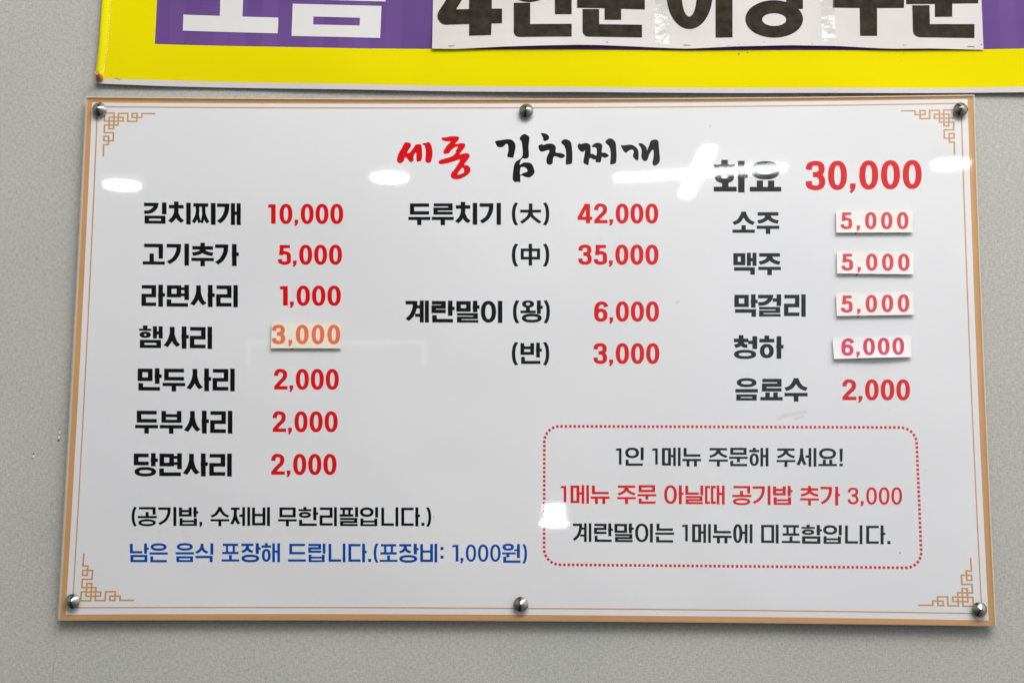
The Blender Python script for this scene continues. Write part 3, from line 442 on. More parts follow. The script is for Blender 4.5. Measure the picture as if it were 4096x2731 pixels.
def acrylic_mat():
    m = bpy.data.materials.new('clear_acrylic'); m.use_nodes = True
    t = m.node_tree; t.nodes.clear()
    out = N(t, 'OutputMaterial'); mix = N(t, 'MixShader'); tr = N(t, 'BsdfTransparent'); gl = N(t, 'BsdfGlossy')
    fr = N(t, 'Fresnel')
    geo = N(t, 'NewGeometry')       # the same thin sheet seen from either side
    t.links.new(math_(t, 'MULTIPLY_ADD', geo.outputs['Backfacing'], 1 / 1.49 - 1.49, 1.49), fr.inputs['IOR'])
    gl.inputs['Roughness'].default_value = .03
    tr.inputs['Color'].default_value = (.992, .992, .995, 1)
    tc = N(t, 'TexCoord')
    t.links.new(fr.outputs[0], mix.inputs[0]); t.links.new(tr.outputs[0], mix.inputs[1]); t.links.new(gl.outputs[0], mix.inputs[2])
    # dust and fine scratches on the face
    df = N(t, 'BsdfDiffuse'); df.inputs['Color'].default_value = (.8, .8, .8, 1)
    mix2 = N(t, 'MixShader')
    d1 = N(t, 'TexNoise'); d1.inputs['Scale'].default_value = 420; d1.inputs['Detail'].default_value = 1
    d2 = N(t, 'TexNoise'); d2.inputs['Scale'].default_value = 4; d2.inputs['Detail'].default_value = 3
    t.links.new(tc.outputs['Object'], d1.inputs['Vector']); t.links.new(tc.outputs['Object'], d2.inputs['Vector'])
    a = math_(t, 'MULTIPLY', math_(t, 'GREATER_THAN', d1.outputs['Fac'], .80), .12)
    a = math_(t, 'MULTIPLY_ADD', math_(t, 'MAXIMUM', math_(t, 'SUBTRACT', d2.outputs['Fac'], .5), 0), .012, math_(t, 'ADD', a, .001))
    t.links.new(a, mix2.inputs[0]); t.links.new(mix.outputs[0], mix2.inputs[1]); t.links.new(df.outputs[0], mix2.inputs[2])
    t.links.new(mix2.outputs[0], out.inputs[0])
    return m

def edge_mat(name, col, a):
    m = bpy.data.materials.new(name); m.use_nodes = True
    t = m.node_tree; t.nodes.clear()
    out = N(t, 'OutputMaterial'); mix = N(t, 'MixShader'); tr = N(t, 'BsdfTransparent'); pr = N(t, 'BsdfPrincipled')
    pr.inputs['Base Color'].default_value = (*col, 1); pr.inputs['Roughness'].default_value = .25
    tr.inputs['Color'].default_value = (.93, .95, .92, 1)
    mix.inputs[0].default_value = a
    t.links.new(tr.outputs[0], mix.inputs[1]); t.links.new(pr.outputs[0], mix.inputs[2]); t.links.new(mix.outputs[0], out.inputs[0])
    return m

def paper_mat(name, lo, hi, rough, wrinkle, vs=3):
    m = mat(name, hi, rough)
    t = m.node_tree; b = t.nodes['Principled BSDF']
    tc = N(t, 'TexCoord')
    n = N(t, 'TexNoise'); n.inputs['Scale'].default_value = vs; n.inputs['Detail'].default_value = 6
    t.links.new(tc.outputs['Object'], n.inputs['Vector'])
    r = N(t, 'ValToRGB'); r.color_ramp.elements[0].position = .35; r.color_ramp.elements[0].color = (*lo, 1)
    r.color_ramp.elements[1].position = .6; r.color_ramp.elements[1].color = (*hi, 1)
    t.links.new(n.outputs['Fac'], r.inputs[0]); t.links.new(r.outputs[0], b.inputs['Base Color'])
    n2 = N(t, 'TexNoise'); n2.inputs['Scale'].default_value = vs * 1.7; n2.inputs['Detail'].default_value = 1.5; n2.inputs['Distortion'].default_value = .3
    t.links.new(tc.outputs['Object'], n2.inputs['Vector'])
    bp = N(t, 'Bump'); bp.inputs['Strength'].default_value = 1; bp.inputs['Distance'].default_value = wrinkle
    t.links.new(n2.outputs['Fac'], bp.inputs['Height']); t.links.new(bp.outputs[0], b.inputs['Normal'])
    return m

def purple_mat():
    m = mat('purple_print', (.11, .045, .23), .9, spec=.08)
    t = m.node_tree; b = t.nodes['Principled BSDF']
    tc = N(t, 'TexCoord'); mp = N(t, 'Mapping'); mp.inputs['Scale'].default_value = (1, .001, .001)
    t.links.new(tc.outputs['Object'], mp.inputs[0])
    sn = N(t, 'VectorMath', operation='SNAP'); sn.inputs[1].default_value = (.0195, 1, 1)
    t.links.new(mp.outputs[0], sn.inputs[0])
    wn = N(t, 'TexWhiteNoise'); wn.noise_dimensions = '3D'; t.links.new(sn.outputs[0], wn.inputs['Vector'])
    n = N(t, 'TexNoise'); n.inputs['Scale'].default_value = 4; n.inputs['Detail'].default_value = 4; t.links.new(tc.outputs['Object'], n.inputs['Vector'])
    f = math_(t, 'MULTIPLY_ADD', wn.outputs['Value'], .24, math_(t, 'MULTIPLY', n.outputs['Fac'], .8))
    r = N(t, 'ValToRGB'); r.color_ramp.elements[0].position = .2; r.color_ramp.elements[0].color = (.10, .050, .185, 1)
    r.color_ramp.elements[1].position = .8; r.color_ramp.elements[1].color = (.16, .080, .27, 1)
    t.links.new(f, r.inputs[0]); t.links.new(r.outputs[0], b.inputs['Base Color'])
    return m

M = {
 'wall': wallpaper_mat(), 'wall2': wallpaper_mat((.985, 1.0, 1.0)),
 'white_print': paper_mat('white_print', (.80, .806, .818), (.835, .84, .85), .36, .010, 2.0),
 'brown': mat('brown_print', (.64, .33, .12), .5, .05, 9, spec=.2),
 'k': mat('black_ink', (.0025, .0025, .0025), .8, spec=0.0), 'r': mat('red_ink', (.74, .002, .004), .8, .05, 20, spec=0.0), 'b': mat('blue_ink', (.0, .072, .38), .8, spec=0.0),
 'acrylic': acrylic_mat(), 'edge': edge_mat('polished_acrylic_edge', (.78, .66, .47), .5), 'bevel': edge_mat('bevel_painted_highlight', (.80, .68, .52), .55), 'edge_reflection': edge_mat('painted_brown_reflection', (.22, .12, .05), .8), 'edge_back': edge_mat('pale_acrylic_edge', (.74, .68, .60), .8),
 'chrome': mat('polished_chrome', (.40, .39, .36), .10, metal=1.0),
 'sticker_cream': paper_mat('aged_paper', (.70, .645, .53), (.735, .69, .58), .8, .0002, 30),
 'sticker_white': paper_mat('warm_white_paper', (.755, .735, .70), (.79, .77, .74), .8, .0002, 30),
 'sticker_blue': paper_mat('cool_white_paper', (.74, .725, .745), (.78, .77, .79), .8, .0003, 25),
 'orange_ink': mat('orange_ink', (.70, .125, .045), .7, .08, 60), 'rose_ink': mat('rose_ink', (.62, .055, .07), .7, .08, 60),
 'crimson_ink': mat('crimson_ink', (.58, .045, .085), .7, .08, 60),
 'yellow': mat('yellow_cloth', (.70, .60, .001), .9, .03, 6, .0001, 700, spec=.04), 'hem_yellow': mat('yellow_hem', (.74, .66, .002), .9, .03, 8, .0001, 700, spec=.04),
 'hem_white': mat('white_cloth_hem', (.55, .525, .53), .85, .03, 12, .0001, 700),
 'purple': purple_mat(), 'cloth_white': mat('white_print_on_cloth', (.62, .61, .60), .8, .04, 8, .0001, 700),
 'a4': paper_mat('office_paper', (.55, .52, .50), (.60, .575, .56), .85, .0012, 7), 
 'toner': mat('faded_black_toner', (.030, .025, .018), .8, .4, 90, spec=.1),
 'tape': None, 'thread': mat('cream_thread', (.8, .75, .45), .8), 'steel': mat('staple_steel', (.25, .24, .24), .35, metal=1),
 'wood_pin': mat('brown_plastic_pin', (.42, .17, .045), .35, .2, 60), 'wood_pin_top': mat('worn_pin_top', (.62, .32, .16), .5, .2, 80),
 'chip': mat('torn_paper', (.7, .66, .6), .9), 'dark': mat('hole_in_wallpaper', (.05, .045, .04), .9),
 'lamp_body': mat('white_lamp_housing', (.8, .8, .8), .5),
}
def emit(name, col, s):
    m = bpy.data.materials.new(name); m.use_nodes = True
    b = m.node_tree.nodes['Principled BSDF']
    b.inputs['Base Color'].default_value = (.8, .8, .8, 1)
    b.inputs['Emission Color'].default_value = (*col, 1); b.inputs['Emission Strength'].default_value = s
    return m
M['lit'] = emit('lit_diffuser', (.97, .98, 1.0), 17)
M['lit_far'] = emit('lit_far_lamp', (1, 1, 1), 20)
def tape_mat():
    m = bpy.data.materials.new('clear_tape'); m.use_nodes = True
    t = m.node_tree; t.nodes.clear()
    out = N(t, 'OutputMaterial'); mix = N(t, 'MixShader'); tr = N(t, 'BsdfTransparent'); gl = N(t, 'BsdfGlossy')
    gl.inputs['Roughness'].default_value = .16
    tr.inputs['Color'].default_value = (.985, .985, .985, 1)
    tc = N(t, 'TexCoord'); n1 = N(t, 'TexNoise'); n1.inputs['Scale'].default_value = 26; n1.inputs['Detail'].default_value = 3
    t.links.new(tc.outputs['Object'], n1.inputs['Vector'])
    bp = N(t, 'Bump'); bp.inputs['Distance'].default_value = .003
    t.links.new(n1.outputs['Fac'], bp.inputs['Height']); t.links.new(bp.outputs[0], gl.inputs['Normal'])
    mix.inputs[0].default_value = .045
    t.links.new(tr.outputs[0], mix.inputs[1]); t.links.new(gl.outputs[0], mix.inputs[2]); t.links.new(mix.outputs[0], out.inputs[0])
    return m
M['tape'] = tape_mat()

# ------------------------------------------------------------------ helpers
def tag(o, label=None, cat=None, group=None, kind=None):
    if label: o['label'] = label
    if cat: o['category'] = cat
    if group: o['group'] = group
    if kind: o['kind'] = kind
    return o
def thing(name, label, cat, loc=(0, 0, 0), group=None):
    o = bpy.data.objects.new(name, None); COL.objects.link(o); o.location = loc
    o.empty_display_size = .05
    return tag(o, label, cat, group)
def link(name, me, parent=None, mats=()):
    o = bpy.data.objects.new(name, me); COL.objects.link(o)
    for x in mats: me.materials.append(x)
    if parent is not None:
        o.parent = parent
        off = Vector((0, 0, 0)); p = parent
        while p is not None: off += Vector(p.location); p = p.parent
        o.location = -off            # geometry is written in room metres
    return o
def mesh(name, verts, faces, m, parent=None, smooth=False, fm=None):
    me = bpy.data.meshes.new(name); me.from_pydata(verts, [], faces); me.update()
    o = link(name, me, parent, m if isinstance(m, (list, tuple)) else [m])
    if fm:
        for p, i in zip(me.polygons, fm): p.material_index = i
    if smooth:
        for p in me.polygons: p.use_smooth = True
    return o
def V3(x, d, z): return (x * MM, -d * MM, z * MM)     # x, distance in front of the wall, height (mm)

def prism(out, d0, d1, cap_back=True):
    """outline in mm (any winding), between depth d0 (near the wall) and d1 (front)"""
    n = len(out)
    v = [V3(x, d1, z) for x, z in out] + [V3(x, d0, z) for x, z in out]
    f = [list(range(n))[::-1]] + ([list(range(n, 2 * n))] if cap_back else [])
    sides = [[i, (i + 1) % n, n + (i + 1) % n, n + i] for i in range(n)]
    return v, f, sides
def prism_obj(name, out, d0, d1, mface, mside=None, parent=None):
    v, f, s = prism(out, d0, d1)
    o = mesh(name, v, f + s, [mface, mside or mface], parent, fm=[0] * len(f) + [1] * len(s))
    bm = bmesh.new(); bm.from_mesh(o.data); bmesh.ops.recalc_face_normals(bm, faces=bm.faces); bm.to_mesh(o.data); bm.free()
    return o

# ------------------------------------------------------------------ lettering: strokes of a gothic hand
class Pen:
    def __init__(s, V, H): s.V, s.H, s.f = V, H, []      # f: list of (list of points) faces
    def line(s, pts, closed=False, V=None, H=None):
        V = V or s.V; H = H or s.H
        q = [(x / V, y / H) for x, y in pts]
        n = len(q); L = []; Rr = []
        for i in range(n):
            a = q[i - 1] if (i > 0 or closed) else None
            b = q[(i + 1) % n] if (i < n - 1 or closed) else None
            p = q[i]
            def nd(u, w):
                dx, dy = w[0] - u[0], w[1] - u[1]; l = math.hypot(dx, dy) or 1e-9
                return dx / l, dy / l
            if a is None: d = nd(p, b); m = (-d[1], d[0]); k = .5
            elif b is None: d = nd(a, p); m = (-d[1], d[0]); k = .5
            else:
                d1 = nd(a, p); d2 = nd(p, b)
                n1 = (-d1[1], d1[0]); n2 = (-d2[1], d2[0])
                m = (n1[0] + n2[0], n1[1] + n2[1]); l = math.hypot(*m) or 1e-9; m = (m[0] / l, m[1] / l)
                k = .5 / max(.35, m[0] * n1[0] + m[1] * n1[1])
            L.append(((p[0] + m[0] * k) * V, (p[1] + m[1] * k) * H)); Rr.append(((p[0] - m[0] * k) * V, (p[1] - m[1] * k) * H))
        g = []
        for i in range(n if closed else n - 1):
            j = (i + 1) % n
            g.append([L[i], L[j], Rr[j], Rr[i]])
        s.f.append(g)
    def curve(s, pts, k=6, **kw): s.line(smooth(pts, k), **kw)
    def ring(s, x0, y0, x1, y1, V=None, H=None, e=2.25, n=40):
        V = V or s.V; H = H or s.H
        cx, cy, rx, ry = (x0 + x1) / 2, (y0 + y1) / 2, (x1 - x0) / 2, (y1 - y0) / 2
        def P(rx, ry, a):
            c, d = math.cos(a), math.sin(a)
            return cx + rx * math.copysign(abs(c) ** (2 / e), c), cy + ry * math.copysign(abs(d) ** (2 / e), d)
        o = [P(rx, ry, 2 * math.pi * i / n) for i in range(n)]; r = [P(rx - V, ry - H, 2 * math.pi * i / n) for i in range(n)]
        s.f.append([[o[i], o[(i + 1) % n], r[(i + 1) % n], r[i]] for i in range(n)])
    def box(s, x0, y0, x1, y1): s.f.append([[(x0, y0), (x1, y0), (x1, y1), (x0, y1)]])
    def poly(s, pts): s.f.append([list(pts)])
def smooth(pts, k=6, closed=False):
    out = []; n = len(pts)
    for i in range(n if closed else n - 1):
        p0 = pts[(i - 1) % n] if (closed or i) else pts[0]
        p1, p2 = pts[i], pts[(i + 1) % n]
        p3 = pts[(i + 2) % n] if (closed or i + 2 < n) else pts[-1]
        for j in range(k):
            t = j / k
            out.append(tuple(.5 * (2 * p1[c] + (p2[c] - p0[c]) * t + (2 * p0[c] - 5 * p1[c] + 4 * p2[c] - p3[c]) * t * t + (3 * p1[c] - p0[c] - 3 * p2[c] + p3[c]) * t ** 3) for c in (0, 1)))
    if not closed: out.append(pts[-1])
    return out

CHO = 'ㄱㄲㄴㄷㄸㄹㅁㅂㅃㅅㅆㅇㅈㅉㅊㅋㅌㅍㅎ'
JUNG = 'ㅏㅐㅑㅒㅓㅔㅕㅖㅗㅘㅙㅚㅛㅜㅝㅞㅟㅠㅡㅢㅣ'
JONG = ['', 'ㄱ', 'ㄲ', 'ㄳ', 'ㄴ', 'ㄵ', 'ㄶ', 'ㄷ', 'ㄹ', 'ㄺ', 'ㄻ', 'ㄼ', 'ㄽ', 'ㄾ', 'ㄿ', 'ㅀ', 'ㅁ', 'ㅂ', 'ㅄ', 'ㅅ', 'ㅆ', 'ㅇ', 'ㅈ', 'ㅊ', 'ㅋ', 'ㅌ', 'ㅍ', 'ㅎ']

def jamo(p, j, x0, y0, x1, y1, wide=False, jong=False):
    V, H = p.V, p.H
    w, h = x1 - x0, y1 - y0
    a, b, c, d = x0 + V / 2, x1 - V / 2, y0 + H / 2, y1 - H / 2
    if j == 'ㄱ':
        if wide or jong: p.line([(x0, c), (b, c), (b, y1)])
        elif h < 70: p.line([(x0, c), (b, c)] + smooth([(b, c), (b - .08 * w, y0 + .45 * h), (b - .38 * w, y0 + .76 * h), (x0 + .02 * w, y1 - H * .55)], 5)[1:])
        else: p.line([(x0, c), (b, c)] + smooth([(b, c), (b - .05 * w, y0 + .38 * h), (b - .3 * w, y0 + .70 * h), (x0 + V * .35, y1 - H * .55)], 6)[1:])
    elif j == 'ㄴ': p.line([(a, y0), (a, d), (x1, d)])
    elif j == 'ㄷ': p.line([(x1, c), (a, c), (a, d), (x1, d)])
    elif j == 'ㄸ':
        V2 = V * .82; g = w * .46
        p.line([(x0 + g, c), (x0 + V2 / 2, c), (x0 + V2 / 2, d), (x0 + g, d)], V=V2)
        p.line([(x1, c), (x1 - g + V2 / 2, c), (x1 - g + V2 / 2, d), (x1, d)], V=V2)
    elif j == 'ㄹ':
        H2 = min(H, h * .27) if (jong or wide) else H
        c, d = y0 + H2 / 2, y1 - H2 / 2; m = (y0 + y1) / 2
        p.line([(x0 + (0 if jong else .02 * w), c), (b, c), (b, m), (a, m), (a, d), (x1 + (.02 * w if jong else 0), d)], H=H2)
    elif j == 'ㅁ': p.line([(a, c), (b, c), (b, d), (a, d)], closed=True, H=min(H, h * .36))
    elif j == 'ㅂ':
        H2 = min(H, h * .26); d = y1 - H2 / 2
        p.line([(a, y0), (a, d), (b, d), (b, y0)], H=H2)
        m = y0 + h * (.40 if (wide or jong or h < 70) else .42)
        p.line([(a, m), (b, m)], H=H2)
    elif j == 'ㅅ':
        cx = x0 + w * .5
        if wide:
            p.line(smooth([(cx, y0), (cx - .06 * w, y0 + .28 * h), (cx - .22 * w, y0 + .66 * h), (x0 + .04 * w, y1 - H * .6)], 6))
            p.line(smooth([(cx, y0), (cx + .06 * w, y0 + .28 * h), (cx + .22 * w, y0 + .66 * h), (x1 - .04 * w, y1 - H * .6)], 6))
        else:
            p.line(smooth([(cx, y0), (cx, y0 + .3 * h), (cx - .14 * w, y0 + .64 * h), (x0 + V * .34, y1 - H * .45)], 6))
            p.line(smooth([(cx, y0 + .3 * h), (cx + .07 * w, y0 + .52 * h), (cx + .2 * w, y0 + .74 * h), (x1 - V * .34, y1 - H * .6)], 6))
    elif j in 'ㅈㅊ':
        cx = x0 + w * .5
        if j == 'ㅊ':
            p.box(cx - V * .5, y0 - H * .85, cx + V * .5, y0 + H * .2)
        q = 0.04 * w if not wide else .03 * w
        if j == 'ㅊ': y0b = y0 + H * .1; 
        else: y0b = y0
        p.box(x0 + q, y0b, x1 - q, y0b + H)
        t = y0b + H * .5
        if wide:
            p.line(smooth([(cx, t), (cx - .07 * w, t + .36 * h), (cx - .24 * w, y0 + .72 * h), (x0 + .04 * w, y1 - H * .6)], 6))
            p.line(smooth([(cx, t), (cx + .07 * w, t + .36 * h), (cx + .24 * w, y0 + .72 * h), (x1 - .04 * w, y1 - H * .6)], 6))
        else:
            p.line(smooth([(cx, t), (cx - .01 * w, y0 + .42 * h), (cx - .14 * w, y0 + .68 * h), (x0 + V * .34, y1 - H * .5)], 6))
            p.line(smooth([(cx, y0 + .45 * h), (cx + .08 * w, y0 + .6 * h), (cx + .2 * w, y0 + .76 * h), (x1 - V * .34, y1 - H * .6)], 6))
    elif j == 'ㅉ':
        p.box(x0 + .06 * w, y0, x1 - .04 * w, y0 + H)
        V2 = V * .74
        for sgn_ in (1, -1):
            X = lambda u: x0 + (u if sgn_ > 0 else 1 - u) * w
            p.line(smooth([(X(.31), y0 + H * .5), (X(.31), y0 + .42 * h), (X(.24), y0 + .66 * h), (X(.06), y1 - H * .4)], 6), V=V2)
            p.line(smooth([(X(.31), y0 + .48 * h), (X(.35), y0 + .68 * h), (X(.44), y1 - H * .35)], 6), V=V2 * .8)
    elif j == 'ㅇ': p.ring(x0, y0 - 1, x1, y1 + 1, H=min(H, h * .33))
    elif j == 'ㅍ':
        p.box(x0 + .03 * w, y0, x1 - .03 * w, y0 + min(H, h * .28)); p.box(x0, y1 - min(H, h * .28), x1, y1)
        for u in (.29, .71): p.line([(x0 + u * w, y0 + 2), (x0 + u * w + (V * .06 if u < .5 else -V * .06), y1 - 2)], V=V * .8)
    elif j == 'ㅎ':
        cx = (x0 + x1) / 2
        p.box(cx - V * .5, y0 - H * .75, cx + V * .5, y0 + H * .3)
        Hb = min(H, h * .22)
        p.box(x0, y0 + H * .15, x1, y0 + H * .15 + Hb)
        p.ring(x0 + w * .04, y0 + H * .15 + Hb + h * .07, x1 - w * .04, y1, H=min(H * .92, h * .24), V=V * .95)

def syllable(ch, V, H):
    p = Pen(V, H)
    n = ord(ch) - 0xAC00
    c, v, f = CHO[n // 588], JUNG[(n % 588) // 28], JONG[n % 28]
    fin = f != ''
    # final consonant box
    if fin:
        jx0, jx1 = 6, 94
        jt = {'ㄴ': 66, 'ㅁ': 60, 'ㅇ': 61, 'ㄹ': 56, 'ㄱ': 66, 'ㅂ': 59}.get(f, 62)
        jb = {'ㅇ': 100, 'ㄱ': 100}.get(f, 99)
    if v in 'ㅏㅐㅓㅔㅕㅖㅣ':
        vb = 100 if not fin else {'ㄴ': 69, 'ㅁ': 55, 'ㅇ': 57, 'ㄹ': 52, 'ㄱ': 60, 'ㅂ': 54}.get(f, 58)
        cb = 97 if not fin else {'ㄴ': 57, 'ㅁ': 53, 'ㅇ': 53, 'ㄹ': 50, 'ㄱ': 57, 'ㅂ': 50}.get(f, 54)
        ty = (38, 38 + H) if not fin else (vb * .40, vb * .40 + H * .95)
        st = lambda x: p.box(x, 0, x + V, vb)
        if v == 'ㅣ': st(98 - V); cx = (4, 90 - V)
        elif v == 'ㅏ': st(92 - V); p.box(91 - V, ty[0], 101, ty[1]); cx = (3, 83 - V)
        elif v == 'ㅓ': st(98 - V); p.box(62, ty[0] - 3, 99 - V, ty[1] - 3); cx = (3, 66 if fin else 62)
        elif v == 'ㅕ': st(98 - V); p.box(64, vb * .16, 99 - V, vb * .16 + H * .8); p.box(64, vb * .56, 99 - V, vb * .56 + H * .8); cx = (7, 66)
        elif v == 'ㅐ':
            V2 = V * .9; p.box(60, 0, 60 + V2, vb); p.box(101 - V2, 0, 101, vb); p.box(60, ty[0], 100, ty[1]); cx = (3, 54)
        elif v == 'ㅔ':
            V2 = V * .9; p.box(61, 0, 61 + V2, vb); p.box(100 - V2, 0, 100, vb); p.box(46, ty[0] + 1, 62, ty[1] + 1); cx = (3, 50)
        elif v == 'ㅖ':
            V2 = V * .9; p.box(62, 0, 62 + V2, vb); p.box(101 - V2, 0, 101, vb); p.box(46, 22, 63, 22 + H * .9); p.box(42, 60, 63, 60 + H * .9); cx = (2, 52)
        y0 = 2
        if c in 'ㅎㅊ' : y0 = 9
        if c == 'ㅇ' and not fin: y0 = 1; cb = 98
        if c == 'ㅎ' and v == 'ㅐ' and not fin: cb = 98
        if c == 'ㄱ' and not fin and v in 'ㅣㅏ': cx = (cx[0], cx[1] - 6)
        if c == 'ㄸ': cx = (0, 56)
        if c == 'ㄱ' and fin: cx = (cx[0] - 1, 64); cb += 2
        if c in 'ㅅㅈㅊ' and not fin: cx = (cx[0], cx[1] + 3 if v in 'ㅏ' else cx[1])
        jamo(p, c, cx[0], y0, cx[1], cb)
    elif v in 'ㅗㅛㅜㅠㅡ':
        if not fin:
            if v == 'ㅗ':
                p.box(2, 97 - H * .92, 98, 97); p.box(50 - V / 2 - (9 if c == 'ㄱ' else 0), 46 if c == 'ㄱ' else 62, 50 + V / 2 - (9 if c == 'ㄱ' else 0), 96 - H * .5); cb = 70 if c == 'ㄱ' else 60
            elif v == 'ㅛ':
                p.box(2, 97 - H * .92, 98, 97); cb = 58
                for u in (33, 67): p.box(u - V / 2, 62, u + V / 2, 97 - H * .5)
            elif v == 'ㅜ': p.box(2, 64, 98, 64 + H * .92); p.box(50 - V / 2, 64, 50 + V / 2, 102); cb = 54
            elif v == 'ㅠ':
                p.box(2, 61, 98, 61 + H); cb = 49
                for u in (31, 69): p.box(u - V / 2, 62, u + V / 2, 102)
            else: p.box(2, 84, 98, 84 + H); cb = 58
            y0 = 2
            if c in 'ㅎㅊ': y0 = 9
            if c == 'ㅍ': cb = 58
            if c == 'ㅅ' : y0 = 0; cb += 4
            if c in 'ㅈㅊ': cb += 3
            x = {'ㅅ': (2, 98), 'ㅈ': (3, 97), 'ㅊ': (3, 97), 'ㄱ': (8, 90), 'ㅇ': (6, 94), 'ㅍ': (6, 94), 'ㄴ': (8, 94)}.get(c, (9, 93))
            jamo(p, c, x[0], y0, x[1], cb, wide=True)
        else:
            H2 = H * .95
            p.box(2, 47, 98, 47 + H2)
            if v == 'ㅜ':
                p.f.pop(); p.box(2, 48, 98, 48 + H2); p.box(50 - V / 2, 50, 50 + V / 2, 78); jt = 71
                jx0, jx1 = 8, 95
                jamo(p, f, jx0, jt, jx1, 100, jong=True)
            else:
                if v == 'ㅗ': p.box(49 - V / 2, 26, 49 + V / 2, 50)
                jamo(p, f, 6 if f != 'ㅇ' else 5, 68 if f != 'ㅇ' else 65, 93, 100, jong=True)
            cb = 38
            x = (8, 92)
            if c == 'ㄱ': cb = 40
            jamo(p, c, x[0], 0, x[1], cb, wide=True)
            return p.f
    else:  # ㅘ ㅝ
        if v == 'ㅘ':
            vb = 100 if not fin else 62
            p.box(90 - V, 0, 90, vb); p.box(89 - V, 38 if not fin else 24, 99, (38 if not fin else 24) + H)
            if not fin:
                p.box(0, 97 - H * .95, 67, 97); p.box(33.5 - V / 2, 68, 33.5 + V / 2, 90); jamo(p, c, 1, 9 if c == 'ㅎ' else 0, 62, 71)
            else:
                p.box(0, 46, 68, 46 + H * .85); p.box(33 - V / 2, 30, 33 + V / 2, 50); jamo(p, c, 7, 1, 60, 32)
        else:
            vb = 74
            p.box(91 - V, 0, 91, vb); p.box(64, 50, 92 - V, 50 + H * .8) if False else None
            p.box(0, 44, 70, 44 + H * .85); p.box(30 - V / 2, 48, 30 + V / 2, 70); p.box(62, 28, 92 - V, 28 + H * .8); jamo(p, c, 2, -1, 61, 34)
    if fin: jamo(p, f, jx0, jt, jx1, jb, jong=True)
    return p.f

def digit(ch, V, H):
    p = Pen(V, H)
    W = {'1': 37, ',': 21, '.': 18, '4': 72, '2': 66, '3': 66}.get(ch, 64)
    if ch == '0': p.ring(0, -1.5, 64, 101.5)
    elif ch == '1': p.box(37 - V * 1.08, 1, 37, 100); p.poly([(0, 3), (37 - V, 1), (37 - V, 1 + H), (0, H + 2)])
    elif ch == '2':
        p.curve([(V / 2, 33), (V * .62, 19), (22, 8), (36, 7), (50, 13), (66 - V / 2 - 1, 27), (50, 45), (32, 63), (V * .55, 87)], 6)
        p.box(1, 100 - H, 67, 100); 
    elif ch == '3':
        p.curve([(V / 2, 30), (14, 13), (31, 7), (48, 11), (64 - V / 2, 26), (48, 42), (25, 47)], 6)
        p.curve([(25, 47), (47, 51), (66 - V / 2, 70), (50, 88), (32, 93), (13, 86), (V / 2, 69)], 6)
    elif ch == '4':
        p.box(62 - V, 0, 62, 100); p.box(0, 66, 73, 66 + H); p.line([(62 - V * .8, 1), (V * .42, 66 + H * .4)], V=V * .92)
    elif ch == '5':
        p.box(9, 0, 60, H); p.line([(10 + V / 2, H * .5), (6 + V / 2, 52)], V=V * .95)
        p.curve([(5 + V / 2, 51), (20, 42), (36, 40), (52, 47), (65 - V / 2, 67), (52, 87), (33, 93), (14, 87), (V / 2, 72)], 6)
    elif ch == '6':
        p.ring(0, 35, 65, 101.5); p.curve([(V / 2, 68), (V / 2, 42), (17, 17), (36, 7), (52, 13), (60, 27)], 6)
    elif ch == ',': p.poly([(2, 79), (21, 79), (21, 92), (17, 103), (8, 113), (0, 108), (7, 98), (2, 98)])
    return p.f, W
def special(ch, V, H):
    p = Pen(V, H)
    if ch in '()':
        q = smooth([(23, 0), (12, 18), (8, 36), (7, 50), (8, 64), (12, 82), (23, 100)], 5)
        if ch == ')': q = [(30 - x, y) for x, y in q]
        p.line(q, V=18, H=9)
    elif ch == ',': p.f, _ = digit(',', V, H)
    elif ch == '.': p.box(0, 0, 10, 10)
    elif ch == ':': p.box(0, 0, 10, 27); p.box(0, 73, 10, 100)
    elif ch == '!': p.poly([(0, 0), (10, 0), (8.5, 74), (1.5, 74)]); p.box(0, 84, 10, 100)
    elif ch == '大':
        p.box(2, 30, 98, 44)
        p.line(smooth([(50, 0), (49, 38), (38, 66), (6, 93)], 7), V=17, H=13); p.line(smooth([(50, 42), (60, 64), (94, 92)], 7), V=16, H=13)
    elif ch == '中': p.line([(8, 28), (92, 28), (92, 66), (8, 66)], closed=True, V=16, H=13); p.box(41, 0, 59, 100)
    else: p.f = syllable(ch, V, H)
    return p.f
PEN = {'B': (19.3, 16.2), 'M': (15.6, 12.8), 'X': (17.5, 14.5), 'N': (21, 17), 'L': (15.8, 13.5), 'Y': (15, 12.5)}

def run(text, style, track=0, fr=None):
    """all strokes of a word, each in its own layer"""
    V, H = PEN[style]; out = []; x = 0
    digits = all(c in '0123456789,' for c in text) and style in 'NL'
    if digits:
        prev = None
        for ch in text:
            f, w = digit(ch, V, H)
            if prev:
                g = 9
                if ch == ',': g = 8
                if prev == ',': g = 12
                if prev == '1' and ch != ',': g = 19
                x += g + track
            out += [[[(a + x, b) for a, b in q] for q in st] for st in f]
            x += w; prev = ch
    elif style in 'XY': out = special(text, V, H)
    else:
        for i, ch in enumerate(text):
            if fr:          # each syllable between its own measured edges
                g = syllable(ch, V, H)
                xs = [a for st in g for q in st for a, b in q]; l, r = min(xs), max(xs)
                k = (fr[i][1] - fr[i][0]) * 100 * len(text) / (r - l); o = fr[i][0] * 100 * len(text)
                out += [[[(o + (a - l) * k, b) for a, b in q] for q in st] for st in g]
                continue
            out += [[[(a + 100 * i, b) for a, b in q] for q in st] for st in syllable(ch, V, H)]
    return out
